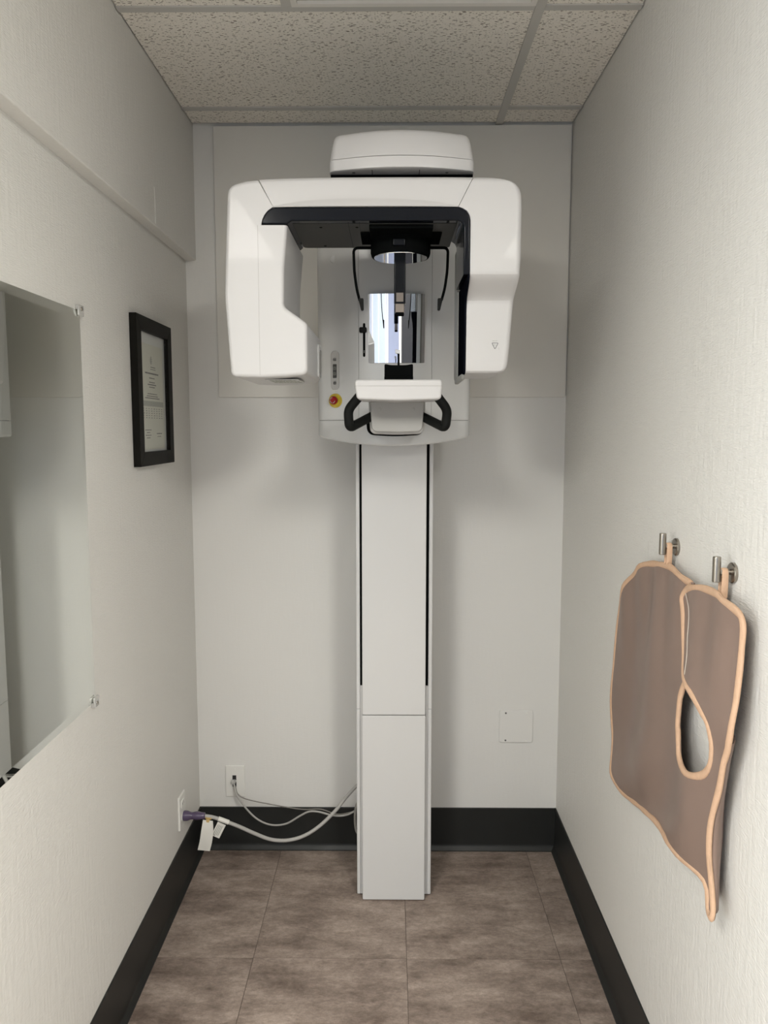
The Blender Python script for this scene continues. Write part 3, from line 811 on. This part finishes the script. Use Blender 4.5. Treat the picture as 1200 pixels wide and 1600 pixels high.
finish('mark_lettering', bm, 'inkl', sd, smooth=False)

# pivot cylinder hanging through the arm, with polished underside
PX, PY = 0.0222, 1.925
pv = lathe('pivot_hub', [(0.0715, 2.0), (0.0715, 1.9620), (0.0695, 1.9545), (0.0670, 1.9510), (0.0640, 1.9515)], (PX, PY), 'Z', 'blackm', mc, 48)
lathe('hub_disc', [(0.0, 1.9500), (0.0632, 1.9500), (0.0638, 1.9508), (0.0638, 1.9516)], (PX, PY), 'Z', 'chrome', pv, 48)
box('hub_latch', 0.004, 0.032, PY - 0.0755, PY - 0.066, 1.964, 1.979, 'smoke', pv, 0.002, 2)
box('hub_flange', -0.072, 0.118, PY - 0.055, PY + 0.06, 1.9955, 1.9986, 'blackm', pv, 0.001, 1)
box('hub_housing', -0.0493, 0.0937, 1.803, PY, 1.9900, 1.9984, 'blackm', pv, 0.001, 1)
# forehead support bar
fb = slab('forehead_support', rr(0.0068, 0.0342, 1.915, 1.940, 0.003, 3), 1.843, 1.9515, 'Z', 'smoke', mc, 0.001)
slab('clear_tip', rr(0.0095, 0.0312, 1.917, 1.938, 0.003, 3), 1.8225, 1.8428, 'Z', 'clear', fb, 0.001)
slab('end_cap', rr(0.0100, 0.0307, 1.9165, 1.9385, 0.003, 3), 1.8160, 1.8224, 'Z', 'blackm', fb, 0.001)
box('window_inset', 0.0120, 0.0290, 1.9140, 1.9152, 1.8470, 1.8680, 'clear', fb)
# temple supports
def temple(s):
    xs_ = [-0.047, -0.086, -0.0905, -0.0888, -0.0835, -0.0765] if s < 0 else [0.0915, 0.131, 0.1358, 0.1342, 0.1288, 0.1212]
    zz = [1.9745, 1.9745, 1.968, 1.920, 1.880, 1.852]
    pts_ = roundpath([(xs_[0], PY, zz[0]), (xs_[2], PY, zz[1])] + [(xs_[k], PY, zz[k]) for k in (3, 4, 5)], 0.012)
    o = tube('temple_support', pts_, 0.0034, 'blackm', mc, 10)
    bm = bmesh.new(); xc = xs_[5]
    q = 1 if s < 0 else -1
    add_slab(bm, rpoly([(xc - q * 0.003, 1.856, 0.002), (xc + q * 0.0095, 1.856, 0.002), (xc + q * 0.0100, 1.829, 0.002), (xc + q * 0.004, 1.8265, 0.003)], 3), PY - 0.008, PY + 0.008, 'Y', 0.002)
    finish('temple_pad', bm, 'rubber', o)
temple(-1); temple(1)

# chin rest
cr = slab('chin_rest', rpoly([(-0.0866, 1.6610, 0.0075), (0.1216, 1.6610, 0.0075), (0.1218, 1.6455), (0.1192, 1.6140, 0.009), (0.017, 1.6105, 0.4), (-0.0818, 1.6140, 0.009), (-0.0868, 1.6455)], 5), 1.880, 2.055, 'Y', 'white', mc, 0.006, None, 4)
slab('tray_seam', rr(-0.0869, 0.1219, 1.8797, 2.0553, 0.006, 5), 1.6452, 1.6460, 'Z', 'frost', cr)
slab('mounting_block', rpoly([(-0.0540, 1.6140), (0.0845, 1.6140), (0.0800, 1.5370, 0.014), (0.015, 1.5345, 0.5), (-0.0495, 1.5370, 0.014)], 5), 2.010, 2.058, 'Y', 'frost', cr, 0.004)
slab('mounting_arm', rpoly([(-0.0585, 1.6135), (0.0890, 1.6135), (0.0850, 1.5310, 0.016), (0.015, 1.5285, 0.5), (-0.0545, 1.5310, 0.016)], 5), 2.040, 2.330, 'Y', 'frostl', cr, 0.004, 0)
slab('arm_slot_dark', rpoly([(-0.0730, 1.5683), (0.0975, 1.5683), (0.0940, 1.5265, 0.022), (0.012, 1.5215, 0.5), (-0.0695, 1.5265, 0.022)], 5), 2.296, 2.330, 'Y', 'blackm', cr, 0.002, 0)  # black slab stands in for the dark slot cut in the bumper
for x in (-0.029, 0.057): lathe('dimple', [(0.0, 2.0094), (0.003, 2.0094), (0.0042, 2.0105)], (x, 1.594), 'Y', 'frost', cr, 16)
slab('chin_support', rpoly([(-0.0165, 1.6612), (0.0535, 1.6612), (0.0535, 1.7020, 0.003), (0.036, 1.6990, 0.05), (0.0005, 1.6990, 0.05), (-0.0165, 1.7020, 0.003)], 4), 1.935, 1.975, 'Y', 'blackm', cr, 0.002)
slab('support_lip', rr(-0.0168, 0.0538, 1.6614, 1.6725, 0.002, 3), 1.930, 1.937, 'Y', 'blackm', cr, 0.002)
bs = lathe('bite_rod', [(0.0028, 1.6985), (0.0028, 1.728), (0.0016, 1.729)], (0.0182, 1.955), 'Z', 'blackm', mc, 12)
slab('bite_tip', rpoly([(0.0100, 1.7290, 0.002), (0.0215, 1.7270, 0.002), (0.0225, 1.7360, 0.002), (0.0095, 1.7385, 0.002)], 3), 1.948, 1.962, 'Y', 'clip', bs, 0.001)
for pts_ in ([(-0.072, 1.962, 1.633), (-0.1075, 1.966, 1.591), (-0.1050, 1.972, 1.5455), (-0.050, 2.035, 1.5765)], [(0.108, 1.962, 1.633), (0.1405, 1.966, 1.591), (0.1362, 1.972, 1.5455), (0.079, 2.035, 1.5765)]):
    tube('handle', roundpath(pts_, 0.014), 0.0118, 'rubber', mc, 14)

# ------------------------------------------------------------------ left wall: mirror and framed certificate
t = thing('wall_mirror', 'large frameless mirror with clear corner clips on the left wall', 'mirror', (XL + 0.003, 1.34, 0.904))
y0, y1, z0, z1 = 0.90, 1.784, 0.9045, 1.8075
bm = bmesh.new()
q = lambda d: [(y0 + d, z0 + d), (y1 - d, z0 + d), (y1 - d, z1 - d), (y0 + d, z1 - d)]
loft(bm, [[(XL + 0.0005, u, v) for u, v in q(0)], [(XL + 0.0035, u, v) for u, v in q(0)], [(XL + 0.0058, u, v) for u, v in q(0.019)]])
finish('mirror_glass', bm, 'mirror', t, 1, smooth=False)
for (yc, zc) in ((y1 - 0.006, z1 - 0.001), (y1 - 0.006, z0 + 0.001)):
    s = 1 if zc > 1.4 else -1
    bm = bmesh.new(); add_slab(bm, rr(yc - 0.013, yc + 0.013, zc - 0.012, zc + 0.012, 0.004, 3), XL + 0.0059, XL + 0.0105, 'X', 0.0012, 0, 2)
    add_box(bm, XL + 0.0003, XL + 0.0100, yc - 0.011, yc + 0.011, zc + s * 0.0025, zc + s * 0.0115, 0.001, 1)
    cl_ = finish('mirror_clip', bm, 'clip', t)
    lathe('clip_screw', [(0.0042, XL + 0.0100), (0.0038, XL + 0.0122), (0.0, XL + 0.0126)], (yc, zc + s * 0.004), 'X', 'nickel', cl_, 14)

t = thing('framed_certificate', 'black framed certificate hanging on the left wall', 'picture frame', (XL, 2.293, 1.44))
fy0, fy1, fz0, fz1 = 2.127, 2.459, 1.440, 1.854
bw = 0.039; xf = XL + 0.0205
for nm, pl in (('frame_side', [(fy0, fz0), (fy0 + bw, fz0 + bw), (fy0 + bw, fz1 - bw), (fy0, fz1)]), ('frame_side', [(fy1, fz0), (fy1, fz1), (fy1 - bw, fz1 - bw), (fy1 - bw, fz0 + bw)]),
               ('frame_rail', [(fy0, fz1), (fy0 + bw, fz1 - bw), (fy1 - bw, fz1 - bw), (fy1, fz1)]), ('frame_rail', [(fy0, fz0), (fy1, fz0), (fy1 - bw, fz0 + bw), (fy0 + bw, fz0 + bw)])):
    slab(nm, pl, xf, XL + 0.0008, 'X', 'frame', t, 0.0007, 0, 1)
oy0, oy1, oz0, oz1 = fy0 + bw, fy1 - bw, fz0 + bw, fz1 - bw
pp = box('certificate', XL + 0.005, XL + 0.008, oy0 - 0.004, oy1 + 0.004, oz0 - 0.004, oz1 + 0.004, 'papermat', t)
sx = XL + 0.0084
box('sheet', XL + 0.0078, sx, oy0 + 0.012, oy1 - 0.020, oz0 + 0.006, oz1 - 0.030, 'paper', pp)
cyc = (oy0 + oy1) / 2 - 0.004
random.seed(11)
def text_line(bm, c, z, w, h, avg=0.010):
    y = c - w / 2
    while y < c + w / 2 - 0.002:
        ww = min(random.uniform(avg * 0.5, avg * 1.5), c + w / 2 - y)
        add_box(bm, sx - 0.0001, sx + 0.0003, y, y + ww, z, z + h); y += ww + 0.0025
bm = bmesh.new()
text_line(bm, cyc + 0.012, 1.720, 0.045, 0.0022); text_line(bm, cyc + 0.012, 1.714, 0.050, 0.0018)
text_line(bm, cyc, 1.7005, 0.125, 0.0042, 0.016)
text_line(bm, cyc, 1.688, 0.050, 0.0028)
text_line(bm, cyc, 1.676, 0.055, 0.0028); text_line(bm, cyc, 1.6690, 0.080, 0.0032); text_line(bm, cyc, 1.662, 0.055, 0.0028)
text_line(bm, cyc, 1.643, 0.090, 0.0024); text_line(bm, cyc, 1.6365, 0.105, 0.0024); text_line(bm, cyc, 1.6305, 0.135, 0.0028)
for r_ in range(5):
    for c_ in range(8):
        yy = oy0 + 0.034 + c_ * 0.0245
        add_box(bm, sx - 0.0001, sx + 0.0003, yy, yy + random.uniform(0.006, 0.012), 1.6005 - r_ * 0.0065, 1.6025 - r_ * 0.0065)
for k, w in enumerate((0.055, 0.030, 0.050, 0.034)): text_line(bm, oy0 + 0.075, 1.5395 - 0.0075 * k, w, 0.0024)
text_line(bm, oy0 + 0.180, 1.5285, 0.050, 0.0030); text_line(bm, oy0 + 0.180, 1.5205, 0.040, 0.0018)
finish('printed_text', bm, 'ink', pp, smooth=False)['kind'] = 'stuff'
bm = bmesh.new(); add_box(bm, sx - 0.0001, sx + 0.0003, oy0 + 0.027, oy1 - 0.027, 1.6085, 1.6235)
finish('table_header', bm, 'inkl', pp, smooth=False)
bm = bmesh.new()   # small emblem above the title
for k in range(9):
    a = k / 8; w = 0.010 * math.sin(math.pi * (0.15 + 0.8 * a))
    add_box(bm, sx - 0.0001, sx + 0.0003, cyc - w - 0.004, cyc + (w if k % 2 else w * 0.4) - 0.004, 1.729 + 0.0028 * k, 1.7303 + 0.0028 * k)
finish('emblem', bm, 'ink', pp, smooth=False)
box('glazing', XL + 0.0105, XL + 0.0118, oy0 + 0.0002, oy1 - 0.0002, oz0 + 0.0002, oz1 - 0.0002, 'glass', t)

# ------------------------------------------------------------------ wall plates
def plate_edge(bm, pts, w0, w1, axis): add_slab(bm, pts, w0, w1, axis, 0.002, 0, 3)
t = thing('power_outlet', 'white duplex power outlet low on the left wall', 'outlet', (XL, 2.489, 0.217))
bm = bmesh.new(); add_slab(bm, rr(2.4535, 2.5245, 0.2165, 0.3305, 0.003, 3), XL + 0.0065, XL + 0.0003, 'X', 0.003, 0, 3); finish('cover_plate', bm, 'ivory', t)
for zc in (0.2980, 0.2540):
    rc_ = slab('receptacle', rr(2.472, 2.506, zc - 0.0145, zc + 0.0145, 0.009, 4), XL + 0.0085, XL + 0.0064, 'X', 'ivory', t, 0.0008, 0, 2)
    if zc > 0.28:
        for yy in (2.4825, 2.4955): box('socket_slot', XL + 0.0084, XL + 0.0087, yy - 0.001, yy + 0.001, zc - 0.002, zc + 0.006, 'seam', rc_)
t = thing('network_outlet', 'white data outlet with two jacks, low on the end wall', 'outlet', (-0.570, YB, 0.201))
bm = bmesh.new(); add_slab(bm, rr(-0.605, -0.535, 0.2015, 0.3195, 0.003, 3), YB - 0.0065, YB - 0.0003, 'Y', 0.0025, 0, 3)
pl = finish('cover_plate', bm, 'ivory', t)
for zc in (0.2740, 0.2500): box('jack', -0.5795, -0.5655, YB - 0.0068, YB - 0.0060, zc - 0.0095, zc + 0.0095, 'seam', t)
for zc in (0.3075, 0.2135): lathe('screw', [(0.0, YB - 0.0072), (0.0025, YB - 0.0072), (0.003, YB - 0.006)], (-0.570, zc), 'Y', 'ivory', pl, 12)
t = thing('blank_plate', 'square painted blank cover plate on the lower end wall', 'cover plate', (0.4535, YB, 0.411))
bm = bmesh.new(); add_slab(bm, rr(0.3925, 0.5145, 0.4105, 0.5335, 0.008, 4), YB - 0.0055, YB - 0.0003, 'Y', 0.0025, 0, 3); bp_ = finish('plate', bm, 'platew', t)
for (x, z) in ((0.416, 0.5215), (0.491, 0.5215), (0.416, 0.4195), (0.488, 0.4175)): lathe('screw', [(0.0, YB - 0.0068), (0.0030, YB - 0.0066), (0.0036, YB - 0.0050)], (x, z), 'Y', 'ink' if x < 0.45 else 'ivory', bp_, 12)

# ------------------------------------------------------------------ cords
t = thing('power_cable', 'thick grey power cord with purple plug drooping to the column', 'cord', (-0.66, 2.489, 0.245))
yq, zq = 2.489, 0.2545
plg = lathe('plug', [(0.0, XL + 0.0090), (0.0165, XL + 0.0090), (0.0172, XL + 0.013), (0.0165, XL + 0.022), (0.0120, XL + 0.034), (0.0118, XL + 0.040), (0.0138, XL + 0.050), (0.0138, XL + 0.058), (0.0115, XL + 0.066), (0.0105, XL + 0.080), (0.0075, XL + 0.0815), (0.0, XL + 0.0815)], (yq, zq), 'X', 'plug', t, 28)
cord = [(XL + 0.079, yq, zq), (-0.585, 2.492, 0.2445), (-0.518, 2.50, 0.214), (-0.465, 2.515, 0.180), (-0.412, 2.53, 0.150), (-0.358, 2.545, 0.138), (-0.303, 2.56, 0.145), (-0.250, 2.575, 0.172), (-0.195, 2.59, 0.220), (-0.155, 2.60, 0.268), (-0.115, 2.605, 0.310), (-0.07, 2.60, 0.345)]
cd = tube('cable', catmull(cord, 8), 0.0062, 'cable', t, 10)
bm = bmesh.new()   # paper tag folded over the cord
tp = [(-0.6105, 2.478, 0.2460), (-0.6120, 2.474, 0.215), (-0.6180, 2.474, 0.175), (-0.6270, 2.478, 0.140)]
rows = []
for k, (x, y, z) in enumerate(catmull(tp, 5)):
    w = 0.0165 + 0.004 * min(1, k / 6)
    rows.append([(x - w, y - 0.0005, z + 0.0), (x + w, y - 0.0005, z - 0.004), (x + w, y + 0.0005, z - 0.004), (x - w, y + 0.0005, z)])
loft(bm, rows); finish('paper_tag', bm, 'tag', t)
bm = bmesh.new(); add_tube(bm, [Vector((-0.620, 2.491, 0.2510)), Vector((-0.600, 2.4915, 0.2475))], 0.0075, 12); finish('tape_wrap', bm, 'tape', t)
box('tape_knot', -0.6180, -0.6040, 2.4765, 2.4850, 0.2290, 0.2470, 'tape', t, 0.003, 2)
bm = bmesh.new()
ax_ = Vector((-0.024, 0, -0.048)).normalized(); cxv = Vector((0.9, 0, -0.42)).normalized()
pc = Vector((-0.5655, 2.484, 0.2300))
cs = [pc + cxv * a + ax_ * b for a, b in ((-0.0145, 0), (0.0145, 0), (0.0145, 0.052), (-0.0145, 0.052))]
loft(bm, [[c + Vector((0, -0.0006, 0)) for c in cs], [c + Vector((0, 0.0006, 0)) for c in cs]])
fl = finish('flag_label', bm, 'tag', t)
bm = bmesh.new()
for a0, a1, b0, b1 in ((-0.010, -0.008, 0.008, 0.045), (-0.005, -0.003, 0.008, 0.045), (0.0, 0.002, 0.008, 0.045), (0.005, 0.007, 0.008, 0.045), (-0.010, -0.002, 0.046, 0.049)):
    c4 = [pc + cxv * a + ax_ * b for a, b in ((a0, b0), (a1, b0), (a1, b1), (a0, b1))]
    loft(bm, [[c + Vector((0, -0.0010, 0)) for c in c4], [c + Vector((0, -0.0005, 0)) for c in c4]])
finish('flag_print', bm, 'inkl', fl, smooth=False)
tube('flag_wrap', [Vector((-0.579, 2.4925, 0.2425)), Vector((-0.545, 2.4965, 0.2275))], 0.0078, 'tag', t, 12)

t = thing('network_cable', 'pale grey network cable looping low from the data outlet to the column', 'cable', (-0.572, 2.72, 0.26))
c1 = [(-0.5740, 2.724, 0.2600), (-0.5560, 2.700, 0.222), (-0.520, 2.690, 0.175), (-0.478, 2.682, 0.140), (-0.430, 2.676, 0.124), (-0.376, 2.670, 0.132), (-0.326, 2.66, 0.166), (-0.292, 2.652, 0.187), (-0.256, 2.645, 0.190), (-0.200, 2.63, 0.184), (-0.155, 2.62, 0.192), (-0.118, 2.61, 0.216), (-0.07, 2.60, 0.240)]
tube('cable_sheath', catmull(c1, 8), 0.0034, 'cable', t, 8)
box('connector', -0.5815, -0.5665, 2.7170, 2.7318, 0.2575, 0.2695, 'clip', t, 0.002, 2)
t = thing('network_cable', 'thin dark grey cable running almost straight from the data outlet', 'cable', (-0.568, 2.72, 0.24))
c2 = [(-0.5690, 2.728, 0.246), (-0.555, 2.706, 0.225), (-0.520, 2.698, 0.209), (-0.430, 2.69, 0.194), (-0.320, 2.675, 0.184), (-0.250, 2.662, 0.191), (-0.190, 2.648, 0.180), (-0.130, 2.63, 0.200), (-0.08, 2.62, 0.225)]
tube('cable_sheath', catmull(c2, 8), 0.0020, 'cabled', t, 8)
box('connector', -0.5755, -0.5680, 2.7240, 2.7330, 0.2440, 0.2525, 'seam', t, 0.001, 1)
cc = [(-0.112 + 0.012 * math.cos(a), 2.585 + 0.02 * math.sin(a), 0.200 + 0.045 * math.sin(a)) for a in [R(90 + 22 * k) for k in range(17)]]
o = tube('cable_coil', catmull(cc, 4), 0.005, 'cabled', None, 8)
tag(recentre(o), 'small coil of dark grey cable tucked behind the column foot', 'cable')

# ------------------------------------------------------------------ coat hooks and lead apron on the right wall
def hook(yc, zc, label):
    t = thing('wall_hook', label, 'hook', (XR, yc, zc), 'nickel hooks on the right wall')
    lathe('backplate', [(0.0, XR - 0.0062), (0.0165, XR - 0.0062), (0.0185, XR - 0.0045), (0.0185, XR - 0.0003)], (yc, zc), 'X', 'nickel', t, 36)
    lathe('post', [(0.0048, XR - 0.032), (0.0048, XR - 0.0062)], (yc, zc + 0.0015), 'X', 'nickel', t, 18)
    lathe('collar', [(0.0062, XR - 0.0255), (0.0066, XR - 0.0245), (0.0062, XR - 0.022)], (yc, zc + 0.0015), 'X', 'nickel', t, 18)
    lathe('pin', [(0.0, zc - 0.0165), (0.0062, zc - 0.0165), (0.0072, zc - 0.0150), (0.0072, zc + 0.0275), (0.0062, zc + 0.0290), (0.0, zc + 0.0290)], (XR - 0.031, yc), 'Z', 'nickel', t, 22)
hook(1.642, 1.2955, 'cylindrical brushed nickel wall hook farther from the viewer')
hook(1.366, 1.2910, 'cylindrical brushed nickel wall hook nearer the viewer')

ap = thing('lead_apron', 'taupe lead apron with tan binding hanging from two wall hooks', 'apron', (0.57, 1.6, 0.68))
LF = [(1.494, 1.246), (1.557, 1.253), (1.625, 1.261), (1.704, 1.253), (1.79, 1.237), (1.851, 1.209), (1.911, 1.166), (1.938, 1.131), (1.971, 1.067), (1.984, 0.964), (1.998, 0.778), (1.994, 0.691), (1.982, 0.64), (1.917, 0.628), (1.83, 0.64), (1.626, 0.692), (1.505, 0.712), (1.401, 0.728), (1.338, 0.728), (1.325, 0.698), (1.314, 0.684), (1.295, 0.683)]
NEAR = [(1.29, 0.697), (1.303, 0.725), (1.31, 0.759), (1.309, 0.813), (1.307, 0.852), (1.299, 0.888), (1.286, 0.93), (1.273, 0.98), (1.255, 1.02), (1.245, 1.069), (1.245, 1.116), (1.246, 1.17), (1.247, 1.2), (1.251, 1.225), (1.263, 1.241), (1.292, 1.249), (1.334, 1.254), (1.365, 1.259), (1.427, 1.256), (1.475, 1.247)]
RF = [(1.507, 1.237), (1.527, 1.215), (1.517, 1.183), (1.502, 1.129), (1.477, 1.084), (1.443, 1.072), (1.392, 1.059), (1.352, 1.039), (1.331, 1.027)]
HOLE = [(1.324, 1.01), (1.323, 0.971), (1.337, 0.943), (1.366, 0.922), (1.407, 0.909), (1.45, 0.915), (1.464, 0.933), (1.481, 0.955), (1.487, 0.965), (1.488, 1.009), (1.479, 1.038), (1.462, 1.066)]
LIN = [(1.480, 1.0785), (1.509, 1.128), (1.524, 1.183), (1.534, 1.215), (1.516, 1.238)]
poly = LF + NEAR + RF + HOLE + LIN
def clamp(v): return max(0.0, min(1.0, v))
RFZ = [(1.027, 1.331), (1.039, 1.352), (1.059, 1.392), (1.072, 1.443), (1.084, 1.477), (1.129, 1.502), (1.183, 1.517), (1.215, 1.527), (1.237, 1.507), (1.250, 1.480)]
FLAP = {}      # boundary points whose side of the overlap is known
def right_flap(y, z):
    # 1 on the flap that lies in front, fading out towards its root beside the neck opening
    if z < 1.0: return 0.0
    if (round(y, 5), round(z, 5)) in FLAP: return FLAP[(round(y, 5), round(z, 5))] * clamp((z - 1.0) / 0.06)
    lim = 1.331 if z < 1.027 else 1.478
    for (za, ya), (zc, yc) in zip(RFZ, RFZ[1:]):
        if za <= z <= zc: lim = ya + (yc - ya) * (z - za) / (zc - za)
    return clamp((z - 1.0) / 0.06) * clamp((lim + 0.0045 - y) / 0.002)
def ap_x(y, z):
    x = 0.587 - 0.027 * clamp((1.95 - y) / 0.55) * clamp((1.27 - z) / 0.25)
    x += 0.0065 * math.sin(y * 23 + z * 4.0) * clamp((1.25 - z) / 0.15) * clamp((z - 0.7) / 0.1 + 0.4)
    x += 0.0038 * math.sin(y * 52 - z * 7 + 1.0) * clamp((z - 0.95) / 0.2) * clamp((1.27 - z) / 0.05)
    x += 0.0060 * math.sin(z * 24 + y * 17) * clamp((0.95 - z) / 0.2)
    x -= 0.005 * math.exp(-((y - 1.41) / 0.05) ** 2 - ((z - 0.86) / 0.07) ** 2)
    x -= 0.009 * right_flap(y, z)
    return x
co = [Vector(p) for p in poly]
def dens(P, step):
    out = []
    n = len(P)
    for i in range(n):
        a, b = P[i], P[(i + 1) % n]; k = max(1, int((b - a).length / step))
        for j in range(k): out.append(a.lerp(b, j / k))
    return out
smooth_b = [Vector((p.x, p.y)) for p in catmull([(a, b, 0) for a, b in poly], 3, True)]
bnd = dens(smooth_b, 0.012)
def b_idx(p): return min(range(len(bnd)), key=lambda i: (bnd[i] - Vector(p)).length)
for i in range(b_idx(NEAR[-1]), b_idx(HOLE[0]) + 1): FLAP[(round(bnd[i].x, 5), round(bnd[i].y, 5))] = 1.0
for i in list(range(b_idx(HOLE[9]), len(bnd))) + list(range(0, b_idx(LF[2]) + 1)): FLAP[(round(bnd[i].x, 5), round(bnd[i].y, 5))] = 0.0
def inside(p):
    c = False; n = len(bnd)
    for i in range(n):
        a, b = bnd[i], bnd[i - 1]
        if (a.y > p.y) != (b.y > p.y) and p.x < (b.x - a.x) * (p.y - a.y) / (b.y - a.y) + a.x: c = not c
    return c
def near_edge(p, d):
    return any((p - b).length < d for b in bnd)
pts2 = list(bnd); nb = len(bnd)
yy = 1.24
while yy < 2.0:
    zz = 0.62
    while zz < 1.27:
        p = Vector((yy, zz))
        if inside(p) and not near_edge(p, 0.006): pts2.append(p)
        zz += 0.011
    yy += 0.011
edges = [(i, (i + 1) % nb) for i in range(nb)]
vo, eo, fo_, *_ = delaunay_2d_cdt(pts2, edges, [], 1, 1e-6)
bm = bmesh.new(); bv = [bm.verts.new((ap_x(v.x, v.y), v.x, v.y)) for v in vo]
for f in fo_:
    c = sum((vo[i] for i in f), Vector((0, 0))) / len(f)
    if inside(c):
        try: bm.faces.new([bv[i] for i in f])
        except ValueError: pass
loose = [v for v in bm.verts if not v.link_faces]
bmesh.ops.delete(bm, geom=loose, context='VERTS')
pn = finish('apron_panel', bm, 'apron', ap, 80)
for p_ in pn.data.polygons: pass
so = pn.modifiers.new('thickness', 'SOLIDIFY'); so.thickness = 0.005; so.offset = 0.0
path = []
ins = inset([(b.x, b.y) for b in bnd], 0.0055)
for i, (y, z) in enumerate(ins):
    path.append(Vector((ap_x(bnd[i].x, bnd[i].y) - 0.0005, y, z)))
k0 = min(range(nb), key=lambda i: (bnd[i] - Vector(LF[0])).length); k1 = min(range(nb), key=lambda i: (bnd[i] - Vector(HOLE[-1])).length)
path = [path[(k0 + i) % nb] for i in range((k1 - k0) % nb + 2)]
bm = bmesh.new(); add_tube(bm, path, 0.006, 10, flat=(lambda i: 0.0072 + 0.0008 * math.sin(i * 0.9), 0.0048), up=(1, 0, 0))
finish('edge_binding', bm, 'bind', ap, 70)
st_ = [(ap_x(y, z) - 0.0031, y, z) for y, z in [(1.506, 1.226), (1.47, 1.197), (1.451, 1.148), (1.433, 1.12), (1.429, 1.086)]]
tube('stitch_line', catmull(st_, 6), 0.0007, 'thread', ap, 6)
# rear layer of the apron, hanging closer to the wall
side = [(i, (y, z)) for i, (y, z) in enumerate(NEAR) if z < 1.03]
bkn = [(0.672, 1.352), (0.737, 1.345), (0.804, 1.339), (0.888, 1.339), (0.93, 1.336), (1.0, 1.320), (1.05, 1.305)]
def bk_y(z):
    for (a, b), (c, d) in zip(bkn, bkn[1:]):
        if z <= c: return b + (d - b) * clamp((z - a) / (c - a))
    return bkn[-1][1]
bm = bmesh.new(); rows = []
for i, (y, z) in side:
    f_ = Vector((ap_x(y, z) + 0.003, y + 0.004, z)); r_ = Vector((0.5935, bk_y(z) - 0.002, max(z, 0.675)))
    row = []
    for k in range(6):
        t_ = k / 5; p_ = f_.lerp(r_, t_); p_.y -= 0.010 * math.sin(math.pi * t_); row.append(p_)
    rows.append(row)
G = [[bm.verts.new(p_) for p_ in row] for row in rows]
for a, b in zip(G, G[1:]):
    for k in range(5): bm.faces.new((a[k], a[k + 1], b[k + 1], b[k]))
sf = finish('side_fold', bm, 'apron', ap, 80)
sm_ = sf.modifiers.new('thickness', 'SOLIDIFY'); sm_.thickness = 0.003; sm_.offset = 0.0
bk = [(1.352, 0.672), (1.345, 0.737), (1.339, 0.804), (1.339, 0.888), (1.341, 0.93), (1.325, 1.0), (1.30, 1.10), (1.30, 1.215), (1.36, 1.215), (1.37, 0.83), (1.65, 0.83), (1.66, 1.225), (1.80, 1.20), (1.93, 1.08), (1.965, 0.95), (1.975, 0.70), (1.90, 0.655), (1.62, 0.70), (1.42, 0.72)]
bm = bmesh.new(); add_slab(bm, rpoly([(a, b, 0.015) for a, b in bk], 4), 0.5925, 0.5975, 'X', 0.0015, None, 2)
finish('rear_panel', bm, 'apron', ap)
bm = bmesh.new()
for (yc, zc, zt) in ((1.642, 1.2970, 1.249), (1.366, 1.2925, 1.247)):
    bm = bmesh.new()
    lp = [Vector((0.588, yc - 0.0062, zt)), Vector((0.588, yc - 0.0075, zc - 0.010)), Vector((0.588, yc - 0.0052, zc + 0.003)), Vector((0.588, yc, zc + 0.0066)), Vector((0.588, yc + 0.0052, zc + 0.003)), Vector((0.588, yc + 0.0075, zc - 0.010)), Vector((0.588, yc + 0.0062, zt))]
    add_tube(bm, catmull([tuple(v) for v in lp], 5), 0.001, 8, flat=(0.0012, 0.0058), up=(1, 0, 0))
    finish('hanging_loop', bm, 'bind', ap, 60)
